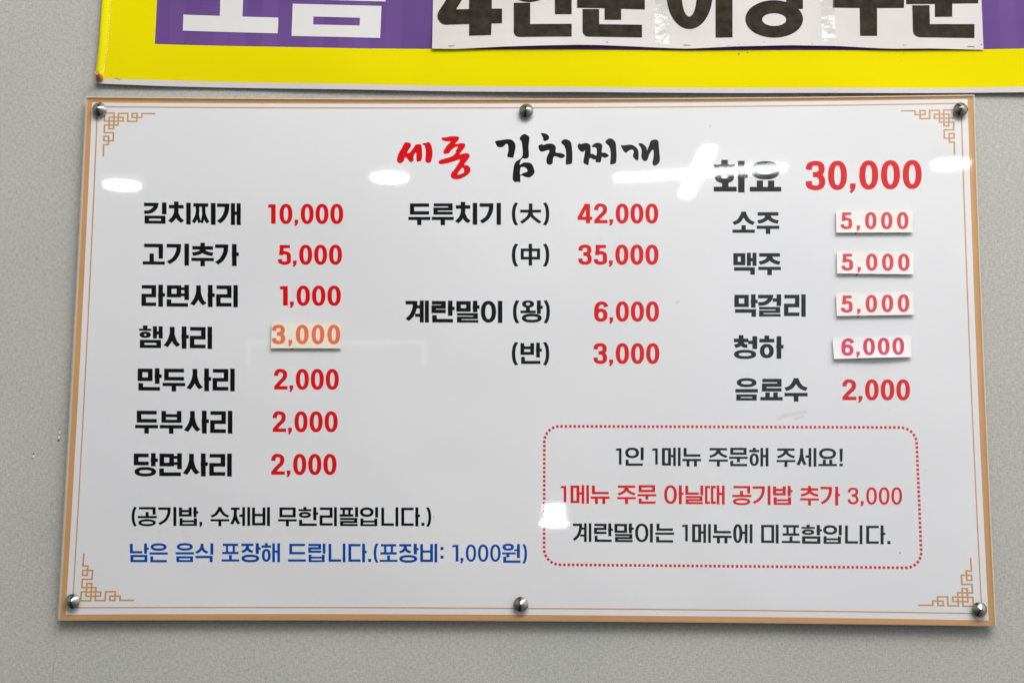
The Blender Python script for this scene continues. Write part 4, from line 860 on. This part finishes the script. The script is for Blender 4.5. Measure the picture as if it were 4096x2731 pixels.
def lay(strokes, quad, d, fit_y=False, dz=.012, dfun=None):
    """place strokes on a four-cornered field (TL TR BR BL, mm) just in front of depth d"""
    P = [p for st in strokes for q in st for p in q]
    x0, x1 = min(p[0] for p in P), max(p[0] for p in P)
    y0, y1 = (min(p[1] for p in P), max(p[1] for p in P)) if fit_y else (0, 100)
    v = []; f = []
    for k, st in enumerate(strokes):
        dd = d + dz * (k % 14)
        for q in st:
            i = len(v)
            for x, y in q:
                u = (x - x0) / (x1 - x0); w = (y - y0) / (y1 - y0)
                a = [quad[0][c] * (1 - u) * (1 - w) + quad[1][c] * u * (1 - w) + quad[2][c] * u * w + quad[3][c] * (1 - u) * w for c in (0, 1)]
                v.append(V3(a[0], dd if dfun is None else dfun(a[0], a[1]) + dz * (k % 14), a[1]))
            f.append(list(range(i, len(v))))
    # every face looks at the viewer (-y)
    g = []
    for q in f:
        n = sum(v[q[i]][0] * v[q[(i + 1) % len(q)]][2] - v[q[(i + 1) % len(q)]][0] * v[q[i]][2] for i in range(len(q)))
        g.append(q if n > 0 else q[::-1])
    return v, g

# ------------------------------------------------------------------ the wall
X0, X1, ZA, ZB = -1800, 1900, 900, 3000
wall = mesh('wall', [V3(X0, -30, ZA), V3(X1, -30, ZA), V3(X1, -30, ZB), V3(X0, -30, ZB), V3(X0, -1.2, ZA), V3(X1, -1.2, ZA), V3(X1, -1.2, ZB), V3(X0, -1.2, ZB)],
            [(0, 1, 2, 3), (4, 5, 6, 7), (0, 1, 5, 4), (1, 2, 6, 5), (2, 3, 7, 6), (3, 0, 4, 7)], M['wall'])
tag(wall, kind='structure')
sx = D['seam'][0]
edges = [X0, sx - 530, sx, D['seam'][1], X1]
for i in range(len(edges) - 1):
    a, b = edges[i], edges[i + 1] + (1.5 if i < len(edges) - 2 else 0)
    d = 0 - .35 * (i % 2)
    # strips meet at the seam with one lip lying on the other
    v, f, s = prism([(a, ZA), (b, ZA), (b, ZB), (a, ZB)], -1.19 - .01 * i, d if i != 2 else .25)
    o = mesh('wallpaper_strip', v, f + s, M['wall'] if i % 2 else M['wall2'], wall)
for i, (x, z) in enumerate(D['chips']):
    r = (3.0, 3.3, 2.6, 1.3)[i]
    pts = [(x + r * random.uniform(.35, 1) * math.cos(a) * .6, z + r * random.uniform(.5, 1.3) * math.sin(a)) for a in [k * math.pi / 4.5 for k in range(9)]]
    prism_obj('plaster_chip', pts, .26, .9, M['chip'], M['chip'], wall)
    if i != 3:
        pts = [(x + 1.2 * math.cos(a) * .8, z + (2.8 if i != 1 else -2.9) + 1.0 * math.sin(a)) for a in [k * math.pi / 4 for k in range(8)]]
        prism_obj('wallpaper_hole', pts, .26, .45, M['dark'], M['dark'], wall)

# ------------------------------------------------------------------ the menu board
board = thing('menu_board', 'large white menu board under clear acrylic with a brown border and black and red lettering', 'menu board', (0, 0, 1.95))
def inset(pts, r):
    cx = sum(p[0] for p in pts) / len(pts); cz = sum(p[1] for p in pts) / len(pts)
    return [(x - math.copysign(r, x - cx) * (1 if abs(x - cx) > 400 else 0), z - math.copysign(r, z - cz) * (1 if abs(z - cz) > 250 else 0)) for x, z in pts]
prism_obj('back_panel', inset(D['acr'], .3), 8.0, 11.0, M['edge_back'], M['edge_back'], board)
cxa = sum(p[0] for p in D['acr']) / len(D['acr']); cza = sum(p[1] for p in D['acr']) / len(D['acr'])
A_in = [(cxa + (x - cxa) * (1 - 1.3 / 545), cza + (z - cza) * (1 - 1.3 / 318)) for x, z in D['acr']]
nA = len(A_in)
v = [V3(x, 14.6, z) for x, z in A_in] + [V3(x, 13.8, z) for x, z in D['acr']] + [V3(x, 11.9, z) for x, z in D['acr']]
f = [list(range(nA))[::-1], list(range(2 * nA, 3 * nA))]
f += [[i, (i + 1) % nA, nA + (i + 1) % nA, nA + i] for i in range(nA)] + [[nA + i, nA + (i + 1) % nA, 2 * nA + (i + 1) % nA, 2 * nA + i] for i in range(nA)]
front = mesh('front_panel', v, f, [M['acrylic'], M['edge'], M['edge_reflection'], M['bevel']], board, fm=[0, 0] + [3] * nA + [1] * nA)  # cream colour on the bevel stands in for highlight lines along the rim
bm = bmesh.new(); bm.from_mesh(front.data); bmesh.ops.recalc_face_normals(bm, faces=bm.faces); bm.to_mesh(front.data); bm.free()
for p_ in front.data.polygons:
    if abs(p_.normal.z) > .9: p_.material_index = 2       # border's brown reflection painted into the long polished edges
sheet = prism_obj('printed_sheet', D['printo'], 11.05, 11.4, M['brown'], M['brown'], board)
n = len(D['white'])
mesh('white_field', [V3(x, 11.41, z) for x, z in D['white']], [list(range(n))[::-1]], M['white_print'], sheet)
v = [V3(x, 11.43, z) for x, z in D['thin_o'] + D['thin_i']]
mesh('border_line', v, [[i, n + i, n + (i + 1) % n, (i + 1) % n] for i in range(n)], M['brown'], sheet)
for cx, cz, sxx, szz in D['fretc']:
    p = Pen(1.9, 1.75)
    hz, vt = [], []
    for fr in D['fret']:
        q = [(cx + sxx * x, cz - szz * y) for x, y in fr]
        for (xa, za), (xb, zb) in zip(q, q[1:]):
            if abs(xb - xa) > abs(zb - za):
                if xa > xb: xa, za, xb, zb = xb, zb, xa, za
                hz.append([(xa - 1.05, za - .95), (xb + 1.05, zb - .95), (xb + 1.05, zb + .95), (xa - 1.05, za + .95)])
            else:
                if za > zb: xa, za, xb, zb = xb, zb, xa, za
                vt.append([(xa - 1.05, za - .94), (xa + 1.05, za - .94), (xb + 1.05, zb + .94), (xb - 1.05, zb + .94)])
    p.f = [hz, vt]
    vv = []; ff = []
    for k, stt in enumerate(p.f):
        for q in stt:
            i = len(vv); vv += [V3(x, 11.43 + .02 * k, z) for x, z in q]
            nn = sum(q[j][0] * q[(j + 1) % 4][1] - q[(j + 1) % 4][0] * q[j][1] for j in range(4))
            ff.append([i, i + 1, i + 2, i + 3] if nn > 0 else [i + 3, i + 2, i + 1, i])
    mesh('corner_fretwork', vv, ff, M['brown'], sheet)
for text, style, col, tr, quad, fr in D['words']:
    vv, ff = lay(run(text, style, tr, fr), quad, 11.44, fit_y=(style in 'XY'))
    mesh('lettering', vv, ff, M[col], sheet)
for q in D['tails']:
    mesh('comma_tail', [V3(x, 11.44, z) for x, z in q], [[3, 2, 1, 0]], M['r'], sheet)
# brush lettering of the title
def sgn(p): return sum(p[i][0] * p[(i + 1) % len(p)][1] - p[(i + 1) % len(p)][0] * p[i][1] for i in range(len(p)))
from mathutils.geometry import tessellate_polygon
for k, (col, pts, hole) in enumerate(D['title']):
    o = smooth(pts, 3, True); loops = [[Vector((x, z, 0)) for x, z in o]]
    if hole: loops.append([Vector((x, z, 0)) for x, z in smooth(hole, 3, True)])
    tris = tessellate_polygon(loops); al = [p for l in loops for p in l]
    dd = 11.44 + .02 * (k % 3)
    ff = [list(t) if ((al[t[1]] - al[t[0]]).cross(al[t[2]] - al[t[0]])).z > 0 else list(t)[::-1] for t in tris]
    mesh('brush_lettering', [V3(p.x, dd, p.y) for p in al], ff, M[col], sheet)
def speck(x, z, r, d, m, parent, name='dirt_speck'):
    n_ = 7; ph = random.random() * 6
    pts = [(x + r * random.uniform(.6, 1.1) * math.cos(ph + 2 * math.pi * k / n_), z + r * random.uniform(.5, 1) * math.sin(ph + 2 * math.pi * k / n_)) for k in range(n_)]
    dd = d(x, z) if callable(d) else d
    mesh(name, [V3(a, dd, c) for a, c in pts], [list(range(n_))], m, parent)
M['dirt'] = mat('dark_dirt', (.08, .06, .05), .9); M['smear'] = mat('faint_grime', (.73, .71, .68), .8)
for x, z, r in D['specks']: speck(x, z, r, 14.63, M['dirt'], board)
for q in D['smear']:
    mesh('grime_smear', [V3(x, 11.425, z) for x, z in q], [list(range(len(q)))[::-1]], M['smear'], sheet)
# dotted frame round the notice
def rrect(c, r, pitch):
    TL, TR, BR, BL = [Vector(p) for p in c]
    cs = [TL, TR, BR, BL]; path = []
    for i in range(4):
        p, a, b = cs[i], cs[i - 1], cs[(i + 1) % 4]
        u = (a - p).normalized(); w = (b - p).normalized(); cc = p + u * r + w * r
        for k in range(13):
            t = k / 12 * math.pi / 2
            path.append(cc - w * r * math.cos(t) - u * r * math.sin(t))
    path.append(path[0]); L = [0]
    for i in range(1, len(path)): L.append(L[-1] + (path[i] - path[i - 1]).length)
    m = round(L[-1] / pitch); out = []
    j = 0
    for k in range(m):
        s_ = L[-1] * k / m
        while L[j + 1] < s_: j += 1
        t = (s_ - L[j]) / (L[j + 1] - L[j]); out.append((path[j].lerp(path[j + 1], t), (path[j + 1] - path[j]).normalized()))
    return out
vv = []; ff = []
for p, t in rrect(D['dot'], 18.5, 5.18):
    nrm = Vector((-t.y, t.x)); i = len(vv)
    for a, b in ((-1, -1), (1, -1), (1, 1), (-1, 1)):
        q = p + t * a * 1.5 + nrm * b * 1.6; vv.append(V3(q.x, 11.44, q.y))
    ff.append([i, i + 1, i + 2, i + 3])
mesh('dotted_frame', vv, ff, M['r'], sheet)
# conical screw caps
def lathe(cx, cz, prof, nseg=48, ax=None):
    """prof: (radius mm, depth mm) pairs, axis straight out of the wall (or leaning by ax mm per mm)"""
    v = []; f = []
    for r, d in prof:
        ox, oz = (0, 0) if ax is None else (ax[0] * (d - prof[0][1]), ax[1] * (d - prof[0][1]))
        for k in range(nseg):
            a = 2 * math.pi * k / nseg; v.append(V3(cx + ox + r * math.cos(a), d, cz + oz + r * math.sin(a)))
    for i in range(len(prof) - 1):
        for k in range(nseg):
            a, b = i * nseg + k, i * nseg + (k + 1) % nseg
            f.append([a, b, b + nseg, a + nseg])
    f.append(list(range(nseg))[::-1]); f.append([(len(prof) - 1) * nseg + k for k in range(nseg)])
    return v, f
for i, (x, z) in enumerate(D['screws']):
    v, f = lathe(x, z, [(8.5, 14.61), (8.7, 15.0), (8.7, 17.6), (8.5, 17.85), (.2, 24.6)])
    o = mesh('screw_cap', v, f, M['chrome'], board)
    for p in o.data.polygons: p.use_smooth = len(p.vertices) == 4 and p.index >= 48 * 3
    v, f = lathe(x, z, [(6, 0.3), (6, 7.99)], 24)
    mesh('wall_spacer', v, f, M['chrome'], board)

# ------------------------------------------------------------------ paper price stickers on the acrylic
SL = ['aged cream price slip with orange 3,000 in the left column',
      'white price slip with 5,000 stuck just below the large red 30,000',
      'white price slip with 5,000, middle one of the three reading 5,000',
      'white price slip with 5,000 stuck directly above the slip reading 6,000',
      'tilted cool white price slip with 6,000 and a wavy lower edge']
SM = [('sticker_cream', 'orange_ink'), ('sticker_white', 'rose_ink'), ('sticker_white', 'rose_ink'), ('sticker_white', 'rose_ink'), ('sticker_blue', 'crimson_ink')]
for i, (text, tr, q, tq) in enumerate(D['stickers']):
    cx = sum(p[0] for p in q) / 4; cz = sum(p[1] for p in q) / 4
    root = thing('price_sticker', SL[i], 'price sticker', V3(cx, 14.6, cz), 'paper price slips stuck over old prices')
    thick = (.35, .5, .45, .5, .25)[i]
    curl = (.5, .7, .8, .6, 2.4)[i]
    def dep(u, w, i=i):      # how far the lower part stands off
        e = w * w * curl * (1 + (.35 * math.sin(u * 7 + i) if i == 4 else .08 * math.sin(u * 5 + i)))
        return e
    NU, NV = 16, 5
    def pt(u, w): return [q[0][c] * (1 - u) * (1 - w) + q[1][c] * u * (1 - w) + q[2][c] * u * w + q[3][c] * (1 - u) * w for c in (0, 1)]
    v = []; f = []
    for side in (1, 0):
        for b in range(NV + 1):
            for a in range(NU + 1):
                u, w = a / NU, b / NV; x, z = pt(u, w)
                z += (random.uniform(-.12, .12) if b in (0, NV) else 0) if side else 0
                v.append(V3(x, 14.62 + dep(u, w) + thick * side, z))
    K = (NU + 1) * (NV + 1)
    for b in range(NV):
        for a in range(NU):
            k = b * (NU + 1) + a
            f.append([k + NU + 1, k + NU + 2, k + 1, k]); f.append([K + k, K + k + 1, K + k + NU + 2, K + k + NU + 1])
    rim = [a for a in range(NU + 1)] + [b * (NU + 1) + NU for b in range(1, NV + 1)] + [NV * (NU + 1) + a for a in range(NU - 1, -1, -1)] + [b * (NU + 1) for b in range(NV - 1, 0, -1)]
    for a, b in zip(rim, rim[1:] + rim[:1]): f.append([a, b, K + b, K + a])
    mesh('paper_slip', v, f, M[SM[i][0]], root)
    ax, az = q[0]; bx, bz = q[2]
    def dfun(x, z):
        w = (q[0][1] + (q[1][1] - q[0][1]) * (x - q[0][0]) / (q[1][0] - q[0][0]) - z) / abs(q[0][1] - q[3][1]); u = (x - q[0][0]) / (q[1][0] - q[0][0])
        return 14.62 + dep(u, max(0, w)) + thick + .10
    vv, ff = lay(run(text, 'N', tr), tq, 0, dz=.01, dfun=dfun)
    mesh('lettering', vv, ff, M[SM[i][1]], root)

# ------------------------------------------------------------------ the cloth banner above
bn = D['ban']
def interp(pts, x, k=0):
    pts = sorted(pts)
    if x <= pts[0][0]: return pts[0][1]
    for a, b in zip(pts, pts[1:]):
        if x <= b[0]:
            t = (x - a[0]) / (b[0] - a[0]); return a[1] + (b[1] - a[1]) * t
    return pts[-1][1]
def interp_z(pts, z):
    pts = sorted((b, a) for a, b in pts); return interp(pts, z)
def bd(x, z):
    return 6.0 + 1.2 * math.sin(x * .008 + 1) + .8 * math.sin(x * .021 + z * .011) + .5 * math.sin(z * .05 + x * .004)
banner = thing('banner', 'yellow cloth banner with a purple field and white letters hanging above the menu board', 'banner', (0, 0, 2.35))
XE = bn['hem'][-1][0]; XP = bn['pb'][1][0]
def sheet_grid(name, m, xs, top, bot, nv, parent, th=.35, add=0.0, df=bd):
    """cloth between two edge functions of x, with a back face and thickness"""
    v = []; f = []; NU = len(xs) - 1
    for side in (1, 0):
        for b in range(nv + 1):
            for x in xs:
                t = b / nv; xx = x[0] * (1 - t) + x[1] * t if isinstance(x, tuple) else x
                zt, zb = top(xx), bot(xx); z = zt + (zb - zt) * t
                v.append(V3(xx, df(xx, z) + add + th * side, z))
    K = (NU + 1) * (nv + 1)
    for b in range(nv):
        for a in range(NU):
            k = b * (NU + 1) + a
            f.append([k + NU + 1, k + NU + 2, k + 1, k]); f.append([K + k, K + k + 1, K + k + NU + 2, K + k + NU + 1])
    rim = [a for a in range(NU + 1)] + [b * (NU + 1) + NU for b in range(1, nv + 1)] + [nv * (NU + 1) + a for a in range(NU - 1, -1, -1)] + [b * (NU + 1) for b in range(nv - 1, 0, -1)]
    for a, b in zip(rim, rim[1:] + rim[:1]): f.append([a, b, K + b, K + a])
    return mesh(name, v, f, m, parent, smooth=False)
top = lambda x: bn['top']
hemz = lambda x: interp(bn['hem'], x); ybz = lambda x: interp(bn['yb'], x); pbz = lambda x: interp(bn['pb'], x)
XL = bn['left'][-1][0]
lin = lambda a, b, n_: [a + (b - a) * i / n_ for i in range(n_ + 1)]
sheet_grid('white_hem', M['hem_white'], lin(XL, XE, 90), ybz, hemz, 1, banner)
_sh = interp_z(bn['left'], pbz(XL)) - XL
sheet_grid('yellow_border', M['yellow'], [(x + _sh * max(0, 1 - (x - XL) / 70), x) for x in lin(XL, XL + 70, 8)] + lin(XL + 78, XE, 84), pbz, ybz, 6, banner)
# left yellow side: between the slanted cloth edge and the purple field
v = []; f = []
NV = 24
for side in (1, 0):
    for b in range(NV + 1):
        t = b / NV; 
        for u in lin(0, 1, 6):
            zt = bn['top']; zb0 = pbz(XL); zb1 = pbz(XP)
            z = zt + ((zb0 + (zb1 - zb0) * u) - zt) * t
            xl = interp_z(bn['left'], z); xr = interp_z(bn['pleft'], z)
            x = xl + (xr - xl) * u
            v.append(V3(x, bd(x, z) + .35 * side, z))
K = 7 * (NV + 1)
for b in range(NV):
    for a in range(6):
        k = b * 7 + a; f.append([k + 7, k + 8, k + 1, k]); f.append([K + k, K + k + 1, K + k + 8, K + k + 7])
    for k in (b * 7, b * 7 + 6): f.append([k, k + 7, K + k + 7, K + k])
mesh('yellow_side', v, f, M['yellow'], banner)
# purple field, from its own slanted left edge
v = []; f = []
xs = lin(0, 1, 110)
for side in (1, 0):
    for b in range(9):
        t = b / 8
        for u in xs:
            zt = bn['top']; x = XP + (XE - XP) * u; z = zt + (pbz(x) - zt) * t
            x2 = interp_z(bn['pleft'], z) * (1 - u) + XE * u
            v.append(V3(x2, bd(x2, z) + .35 * side, z))
K = 111 * 9
for b in range(8):
    for a in range(110):
        k = b * 111 + a; f.append([k + 111, k + 112, k + 1, k]); f.append([K + k, K + k + 1, K + k + 112, K + k + 111])
mesh('purple_field', v, f, M['purple'], banner)
# folded side hem with its stitching
v = []; f = []
hs = [p for p in bn['left'] if p[1] > ybz(XL) - 1][:] 
zs = lin(bn['top'], ybz(XL) + 1, 30)
for b, z in enumerate(zs):
    xl = interp_z(bn['left'], z); xr = interp_z(bn['st'], z) 
    for u, h in ((0, 0.0), (.06, 1.0), (.3, 1.35), (.7, 1.25), (1, .42)):
        x = xl - .3 + (xr - xl) * u; v.append(V3(x, bd(x, z) + .1 + h, z))
for b in range(30):
    for a in range(4): k = b * 5 + a; f.append([k + 5, k + 6, k + 1, k])
mesh('folded_hem', v, f, M['hem_yellow'], banner, smooth=True)
def stitches(pts, m, L=2.6, gap=1.6, w=.35):
    path = [Vector(p) for p in pts]; v = []; f = []
    for a, b in zip(path, path[1:]):
        s_ = 0; ln = (b - a).length; t = (b - a) / ln; nrm = Vector((-t.y, t.x)) * w
        while s_ < ln:
            p, q = a + t * s_, a + t * min(ln, s_ + L); i = len(v)
            for r in (p - nrm, q - nrm, q + nrm, p + nrm): v.append(V3(r.x + .8, bd(r.x, r.y) + .75, r.y))
            f.append([i, i + 1, i + 2, i + 3]); s_ += L + gap
    return v, f
v, f = stitches(bn['st'], M['thread']); mesh('stitching', v, f, M['thread'], banner)
v, f = stitches(bn['st2'], M['thread'], 30, 0, .45); mesh('stitching', v, f, M['thread'], banner)
v, f = stitches([(XL + 24, ybz(XL) + 1), (XL + 31, ybz(XL) - 1)], M['thread'], 30, 0, .25); mesh('loose_thread', v, f, mat('brown_thread', (.3, .2, .12), .8), banner)
def sub_poly(pts, step=12):
    o = []
    for a, b in zip(pts, pts[1:] + pts[:1]):
        n_ = max(1, int(math.hypot(b[0] - a[0], b[1] - a[1]) / step))
        o += [(a[0] + (b[0] - a[0]) * i / n_, a[1] + (b[1] - a[1]) * i / n_) for i in range(n_)]
    return o
def on_surface(name, polys, df, add, m, parent, cell=14):
    """flat print that follows a curved surface: clip each outline into small cells"""
    v = []; f = []
    for k, poly in enumerate(polys):
        bm = bmesh.new()
        bv = [bm.verts.new((x, z, 0)) for x, z in poly]
        bm.faces.new(bv); bm.normal_update()
        bmesh.ops.triangulate(bm, faces=bm.faces[:])
        xs_ = [p[0] for p in poly]; zs_ = [p[1] for p in poly]
        x = min(xs_) + cell
        while x < max(xs_):
            bmesh.ops.bisect_plane(bm, geom=bm.verts[:] + bm.edges[:] + bm.faces[:], plane_co=(x, 0, 0), plane_no=(1, 0, 0)); x += cell
        z = min(zs_) + cell
        while z < max(zs_):
            bmesh.ops.bisect_plane(bm, geom=bm.verts[:] + bm.edges[:] + bm.faces[:], plane_co=(0, z, 0), plane_no=(0, 1, 0)); z += cell
        bm.verts.index_update(); i0 = len(v)
        for q in bm.verts: v.append(V3(q.co.x, df(q.co.x, q.co.y) + add + .02 * (k % 3), q.co.y))
        for q in bm.faces:
            ids = [i0 + w.index for w in q.verts]
            s_ = sum(v[ids[i]][0] * v[ids[(i + 1) % len(ids)]][2] - v[ids[(i + 1) % len(ids)]][0] * v[ids[i]][2] for i in range(len(ids)))
            f.append(ids if s_ > 0 else ids[::-1])
        bm.free()
    return mesh(name, v, f, m, parent)
bl = D['blet']
on_surface('lettering', bl[0:2], bd, .75, M['cloth_white'], banner)
on_surface('lettering', bl[2:6], bd, .75, M['cloth_white'], banner)
on_surface('lettering', bl[6:7], bd, .75, M['cloth_white'], banner)

# ------------------------------------------------------------------ taped office paper stapled over the banner
pp = D['pap']
paper = thing('paper_sign', 'white paper strip with big black letters taped together and stapled on the purple banner', 'paper sign', (.2, 0, 2.4))
pbot = pp['bot']
def pd(x, z):
    b = interp(pbot, x); h = max(0.0, 1 - (z - b) / 75.0)
    raise_ = (b - min(p[1] for p in pbot)) * .55
    return bd(x, z) + .9 + (1.0 + raise_) * h * h + .35 * math.sin(x * .03)
cuts = pp['cuts']
for i in range(5):
    a, b = cuts[i], cuts[i + 1] + (1.2 if i < 4 else 0)
    sheet_grid('paper_sheet', M['a4'], lin(a, b, 26), top, lambda x: interp(pbot, x), 8, paper, th=.12, add=.10 * i, df=pd)
names = D['plet']
for grp in names:
    polys = []
    for g in grp:
        if g[0] == 'ring':
            o, r = g[1], g[2]; n_ = len(o)
            polys += [[tuple(o[i]), tuple(o[(i + 1) % n_]), tuple(r[(i + 1) % n_]), tuple(r[i])] for i in range(n_)]
        else: polys.append([tuple(p) for p in g])
    # keep only what lies below the top of the paper
    polys = [[(x, min(z, bn['top'] - 1)) for x, z in p] for p in polys]
    polys = [p for p in polys if max(q[1] for q in p) - min(q[1] for q in p) > .5]
    on_surface('lettering', polys, pd, .78, M['toner'], paper, cell=16)
for a, b, zt, zb in pp['tape']:
    sheet_grid('clear_tape', M['tape'], lin(a, b, 4), lambda x: zt, lambda x, zb=zb: max(zb, interp(pbot, x)), 14, paper, th=.03, add=.95, df=pd)
for a, b in pp['staple']:
    v = []; f = []
    w = .22
    for (x, z) in (a, b):
        for dx, dz_ in ((-w, -w), (w, -w), (w, w), (-w, w)): v.append(V3(x, pd(x, z) + .75 + (.0 if dx < 0 else .5), z + dz_))
    f = [[0, 1, 5, 4], [1, 2, 6, 5], [2, 3, 7, 6], [3, 0, 4, 7], [0, 1, 2, 3], [4, 5, 6, 7]]
    mesh('staple', v, f, M['steel'], paper)

for x, z, r in D['pspecks']:
    if z > interp(pbot, x) and x > cuts[0]: speck(x, z, r, lambda a, c: pd(a, c) + .9, M['dirt'], paper)
    else: speck(x, z, r, lambda a, c: bd(a, c) + .8, M['dirt'], banner)
# ------------------------------------------------------------------ push pin in the banner corner
px_, pz_ = D['pin'][0]
pin = thing('push_pin', 'small brown push pin holding the lower left corner of the yellow banner', 'push pin', V3(px_, 8, pz_))
v, f = lathe(px_, pz_ - 1, [(1.5, 8.2), (4.7, 8.8), (4.9, 10.2), (4.3, 12.0), (3.0, 13.6), (2.7, 18.5), (3.2, 20.0), (3.3, 21.6)], 24, (0, .18))
mesh('pin_body', v, f, M['wood_pin'], pin, smooth=True)
v, f = lathe(px_, pz_ - 1 + .18 * 13.4, [(3.2, 21.62), (2.9, 22.2)], 24, (0, .18)); mesh('pin_top', v, f, M['wood_pin_top'], pin)

# ------------------------------------------------------------------ lit lamps of the room, seen mirrored in the acrylic
def disc(cx, cy, z0, z1, r, n_=40):
    v = [(cx * MM + r * MM * math.cos(2 * math.pi * k / n_), cy * MM + r * MM * math.sin(2 * math.pi * k / n_), z * MM) for z in (z0, z1) for k in range(n_)]
    f = [list(range(n_))[::-1], list(range(n_, 2 * n_))] + [[k, (k + 1) % n_, n_ + (k + 1) % n_, n_ + k] for k in range(n_)]
    return v, f
LL = ['round ceiling downlight mirrored at the far left of the board', 'round ceiling downlight mirrored left of the brush lettering', 'round ceiling downlight mirrored at the right edge of the board']
for (c, e, g), lab in zip(D['lam']['down'], LL):
    t = thing('downlight', lab, 'ceiling lamp', (c[0] * MM, c[1] * MM, c[2] * MM), 'round downlights in the ceiling')
    v, f = disc(c[0], c[1], 2750, 2756, 49); mesh('diffuser', v, f, M['lit'], t)
    v, f = disc(c[0], c[1], 2756.5, 2775, 58); mesh('rim', v, f, M['lamp_body'], t)
def tube(a, b, w, hgt, z):
    a, b = Vector((a[0], a[1])), Vector((b[0], b[1])); t = (b - a).normalized(); nrm = Vector((-t.y, t.x)); prof = []
    a = a + t * w; b = b - t * w
    for k in range(13):
        an = math.pi / 2 + math.pi * k / 12; prof.append(a + (t * math.cos(an) + nrm * math.sin(an)) * w)
    for k in range(13):
        an = -math.pi / 2 + math.pi * k / 12; prof.append(b + (t * math.cos(an) + nrm * math.sin(an)) * w)
    n_ = len(prof)
    v = [(p.x * MM, p.y * MM, zz * MM) for zz in (z, z + hgt) for p in prof]
    f = [list(range(n_))[::-1], list(range(n_, 2 * n_))] + [[k, (k + 1) % n_, n_ + (k + 1) % n_, n_ + k] for k in range(n_)]
    return v, f
t1, t2 = D['lam']['t1'], D['lam']['t2']
cr = thing('cross_ceiling_lamp', 'cross shaped ceiling lamp of two lit tubes mirrored near the top of the board', 'ceiling lamp', (.392, -2.1, 2.75))
v, f = tube(t1[0], t1[1], 15.5, 14, 2736); mesh('lit_tube', v, f, M['lit'], cr)
v, f = tube(t2[0], t2[1], 19, 14, 2736.5); mesh('lit_tube', v, f, M['lit'], cr)
v, f = disc(392, -2100, 2750.5, 2790, 13); mesh('lamp_base', v, f, M['lamp_body'], cr)
fa = D['lam']['far']
fl = thing('bell_lamp', 'bright bell shaped lamp mirrored at the left side of the dotted frame', 'lamp', (.02, -2.7, 1.9))
x0, x1 = fa[0][0], fa[1][0]; zt, zm = fa[0][2], fa[1][2]; bx0, bx1, zbm = fa[2][0], fa[3][0], fa[3][2]
cxx = (x0 + x1) / 2
def lathe_z(cx, cy, prof, n_=36):
    v = []; f = []
    for r, z in prof:
        for k in range(n_): a = 2 * math.pi * k / n_; v.append(((cx + r * math.cos(a)) * MM, (cy + r * math.sin(a)) * MM, z * MM))
    for i in range(len(prof) - 1):
        for k in range(n_): a, b = i * n_ + k, i * n_ + (k + 1) % n_; f.append([a, b, b + n_, a + n_])
    f.append(list(range(n_))[::-1]); f.append([(len(prof) - 1) * n_ + k for k in range(n_)])
    return v, f
R1 = (x1 - x0) / 2 - 2; R2 = (bx1 - bx0) / 2 - 1
v, f = lathe_z(cxx, -2700, [(R1, zm), (R1, zt - 5), (R1 - 2, zt - 1), (R1 - 9, zt)]); mesh('lamp_shade', v, f, M['lit_far'], fl)
v, f = lathe_z(cxx, -2700, [(R2 - 5, zbm), (R2 - 1, zbm + 4), (R2, (zbm + zm) / 2), (R2 - 1, zm - 4), (R2 - 6, zm - .5)]); mesh('lamp_brim', v, f, M['lit_far'], fl)
M['glowing'] = emit('added_frame_glow', (1, .99, .96), .6)
# daylit frame bars, glow added so their mirror image shows under the cream slip
br = D['lam']['br']
fx0, fx1, fzt = br[0][0], br[1][0], (br[0][2] + br[1][2]) / 2
fr_ = thing('glowing_frame', 'thin daylit window edge mirrored faintly below the cream price slip', 'window', (fx0 * MM, -4.2, (fzt - 300) * MM))
def bar(name, x0, x1, z0, z1, m, y0=-4215, y1=-4200):
    v = [(x * MM, y * MM, z * MM) for y in (y0, y1) for x, z in ((x0, z0), (x1, z0), (x1, z1), (x0, z1))]
    return mesh(name, v, [(0, 1, 2, 3), (7, 6, 5, 4), (0, 4, 5, 1), (1, 5, 6, 2), (2, 6, 7, 3), (3, 7, 4, 0)], m, fr_)
bar('frame_bar', fx0, fx1, fzt - 7, fzt + 7, M['glowing'])
bar('frame_side', fx0 - 14, fx0, fzt - 90, fzt + 7, M['glowing']); bar('frame_side', fx1, fx1 + 14, fzt - 90, fzt + 7, M['glowing'])
bpy.context.view_layer.update()
